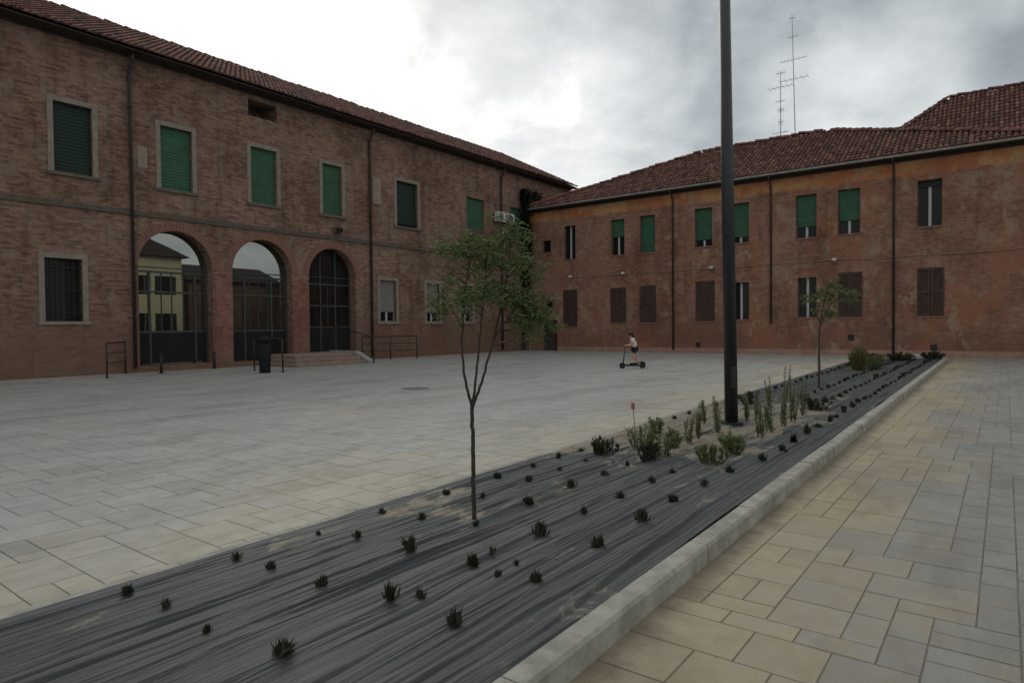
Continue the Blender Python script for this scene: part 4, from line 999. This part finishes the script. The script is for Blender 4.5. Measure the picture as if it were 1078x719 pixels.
# ================================================================== SKY AND LIGHT
W = bpy.data.worlds.new('World'); S.world = W; W.use_nodes = True; nt = W.node_tree; nt.nodes.clear()
sun_dir = Vector((-.79,.50,.55)).normalized(); el = math.asin(sun_dir.z); az = math.atan2(sun_dir.x, sun_dir.y)
sky = N(nt,'ShaderNodeTexSky', sky_type='NISHITA'); sky.sun_disc = False; sky.sun_elevation = el; sky.sun_rotation = az
tc = N(nt,'ShaderNodeTexCoord'); G = tc.outputs['Generated']
sp = N(nt,'ShaderNodeSeparateXYZ'); nt.links.new(G, sp.inputs[0])
den = math_(nt,'ADD', math_(nt,'MAXIMUM', sp.outputs[2], 0.0), .16)
cx = math_(nt,'DIVIDE', sp.outputs[0], den); cy = math_(nt,'DIVIDE', sp.outputs[1], den)
cv = N(nt,'ShaderNodeCombineXYZ'); nt.links.new(cx,cv.inputs[0]); nt.links.new(cy,cv.inputs[1])
c1 = noise_(nt, cv.outputs[0], .75, 8, .56, .5); c2 = noise_(nt, mapping(nt, cv.outputs[0], (1.0,1.0,1.0)), 2.1, 8, .6, .3)
cl = math_(nt,'ADD', math_(nt,'MULTIPLY', c1, .65), math_(nt,'MULTIPLY', c2, .35))
def lobe(d, lo, hi):
    v = N(nt,'ShaderNodeVectorMath', operation='DOT_PRODUCT'); nrm = N(nt,'ShaderNodeVectorMath', operation='NORMALIZE'); nt.links.new(G, nrm.inputs[0])
    nt.links.new(nrm.outputs[0], v.inputs[0]); v.inputs[1].default_value = Vector(d).normalized(); return ramp(nt, v.outputs[1 if len(v.outputs)>1 else 0], lo, hi)
B_ = math_(nt,'MULTIPLY', math_(nt,'SUBTRACT', cl, .5), 2.1)
c3 = noise_(nt, G, 7.0, 7, .55, .4); B_ = math_(nt,'ADD', B_, math_(nt,'MULTIPLY', math_(nt,'SUBTRACT', c3, .5), 1.0))
for d, lo, hi, k in (((-.88,.38,.28), .70, 1.0, .78), ((-.78,.55,.30), .955, 1.0, .15), ((-.08,.92,.38), .92, 1.0, -.40), ((-.50,.75,.42), .95, 1.0, -.16), ((-.157,.946,.284), .986, 1.0, .5), ((-.567,.755,.328), .982, 1.0, .20), ((-.646,.662,.39), .955, 1.0, -.34), ((-.52,.83,.2), .96, 1.0, .12)):
    B_ = math_(nt,'ADD', B_, math_(nt,'MULTIPLY', lobe(d, lo, hi), k))
B_ = math_(nt,'ADD', B_, .49)
cr_ = N(nt,'ShaderNodeValToRGB'); nt.links.new(B_, cr_.inputs[0]); e_ = cr_.color_ramp
e_.elements[0].position = 0; e_.elements[0].color = (.30,.325,.34,1); e_.elements[1].position = 1; e_.elements[1].color = (1.12,1.11,1.07,1)
for p_, c_ in ((.22,(.43,.46,.47,1)),(.48,(.60,.63,.63,1)),(.78,(.82,.83,.82,1))):
    q_ = e_.elements.new(p_); q_.color = c_
cloud = cr_.outputs[0]
blue = N(nt,'ShaderNodeMix', data_type='RGBA', blend_type='MULTIPLY'); blue.inputs[0].default_value = 1; nt.links.new(sky.outputs[0], blue.inputs[6]); blue.inputs[7].default_value = (.10,.10,.10,1)
allc = mixc(nt, .90, blue.outputs[2], cloud)
bg = N(nt,'ShaderNodeBackground'); nt.links.new(allc, bg.inputs[0]); bg.inputs[1].default_value = 1.0
out = N(nt,'ShaderNodeOutputWorld'); nt.links.new(bg.outputs[0], out.inputs[0])
sl = bpy.data.lights.new('sun','SUN'); sl.energy = .7; sl.angle = math.radians(25); sl.color = (1,.96,.9)
so = bpy.data.objects.new('sun', sl); COL.objects.link(so); so.rotation_euler = sun_dir.to_track_quat('Z','Y').to_euler(); so.location = (0,0,40)

# ================================================================== CAMERA
f_px, pitch, roll, yaw = 684.57, -.021494, .0097605, .6493866
fw = Vector((-math.sin(yaw)*math.cos(pitch), math.cos(yaw)*math.cos(pitch), math.sin(pitch))); r = Vector((math.cos(yaw),math.sin(yaw),0)); u = r.cross(fw)
r2 = r*math.cos(roll)-u*math.sin(roll); u2 = r*math.sin(roll)+u*math.cos(roll)
cam = bpy.data.cameras.new('camera'); co = bpy.data.objects.new('camera', cam); COL.objects.link(co)
cam.sensor_width = 36; cam.lens = 36*f_px/1078; cam.clip_start = .05; cam.clip_end = 2000
mw = Matrix((r2,u2,-fw)).transposed().to_4x4(); mw.translation = (0,0,H); co.matrix_world = mw
S.camera = co
S.view_settings.view_transform = 'Standard'; S.view_settings.look = 'None'; S.view_settings.exposure = .1; S.view_settings.gamma = 1; S.view_settings.use_curve_mapping = False
S.cycles.use_denoising = True
S.cycles.max_bounces = 6
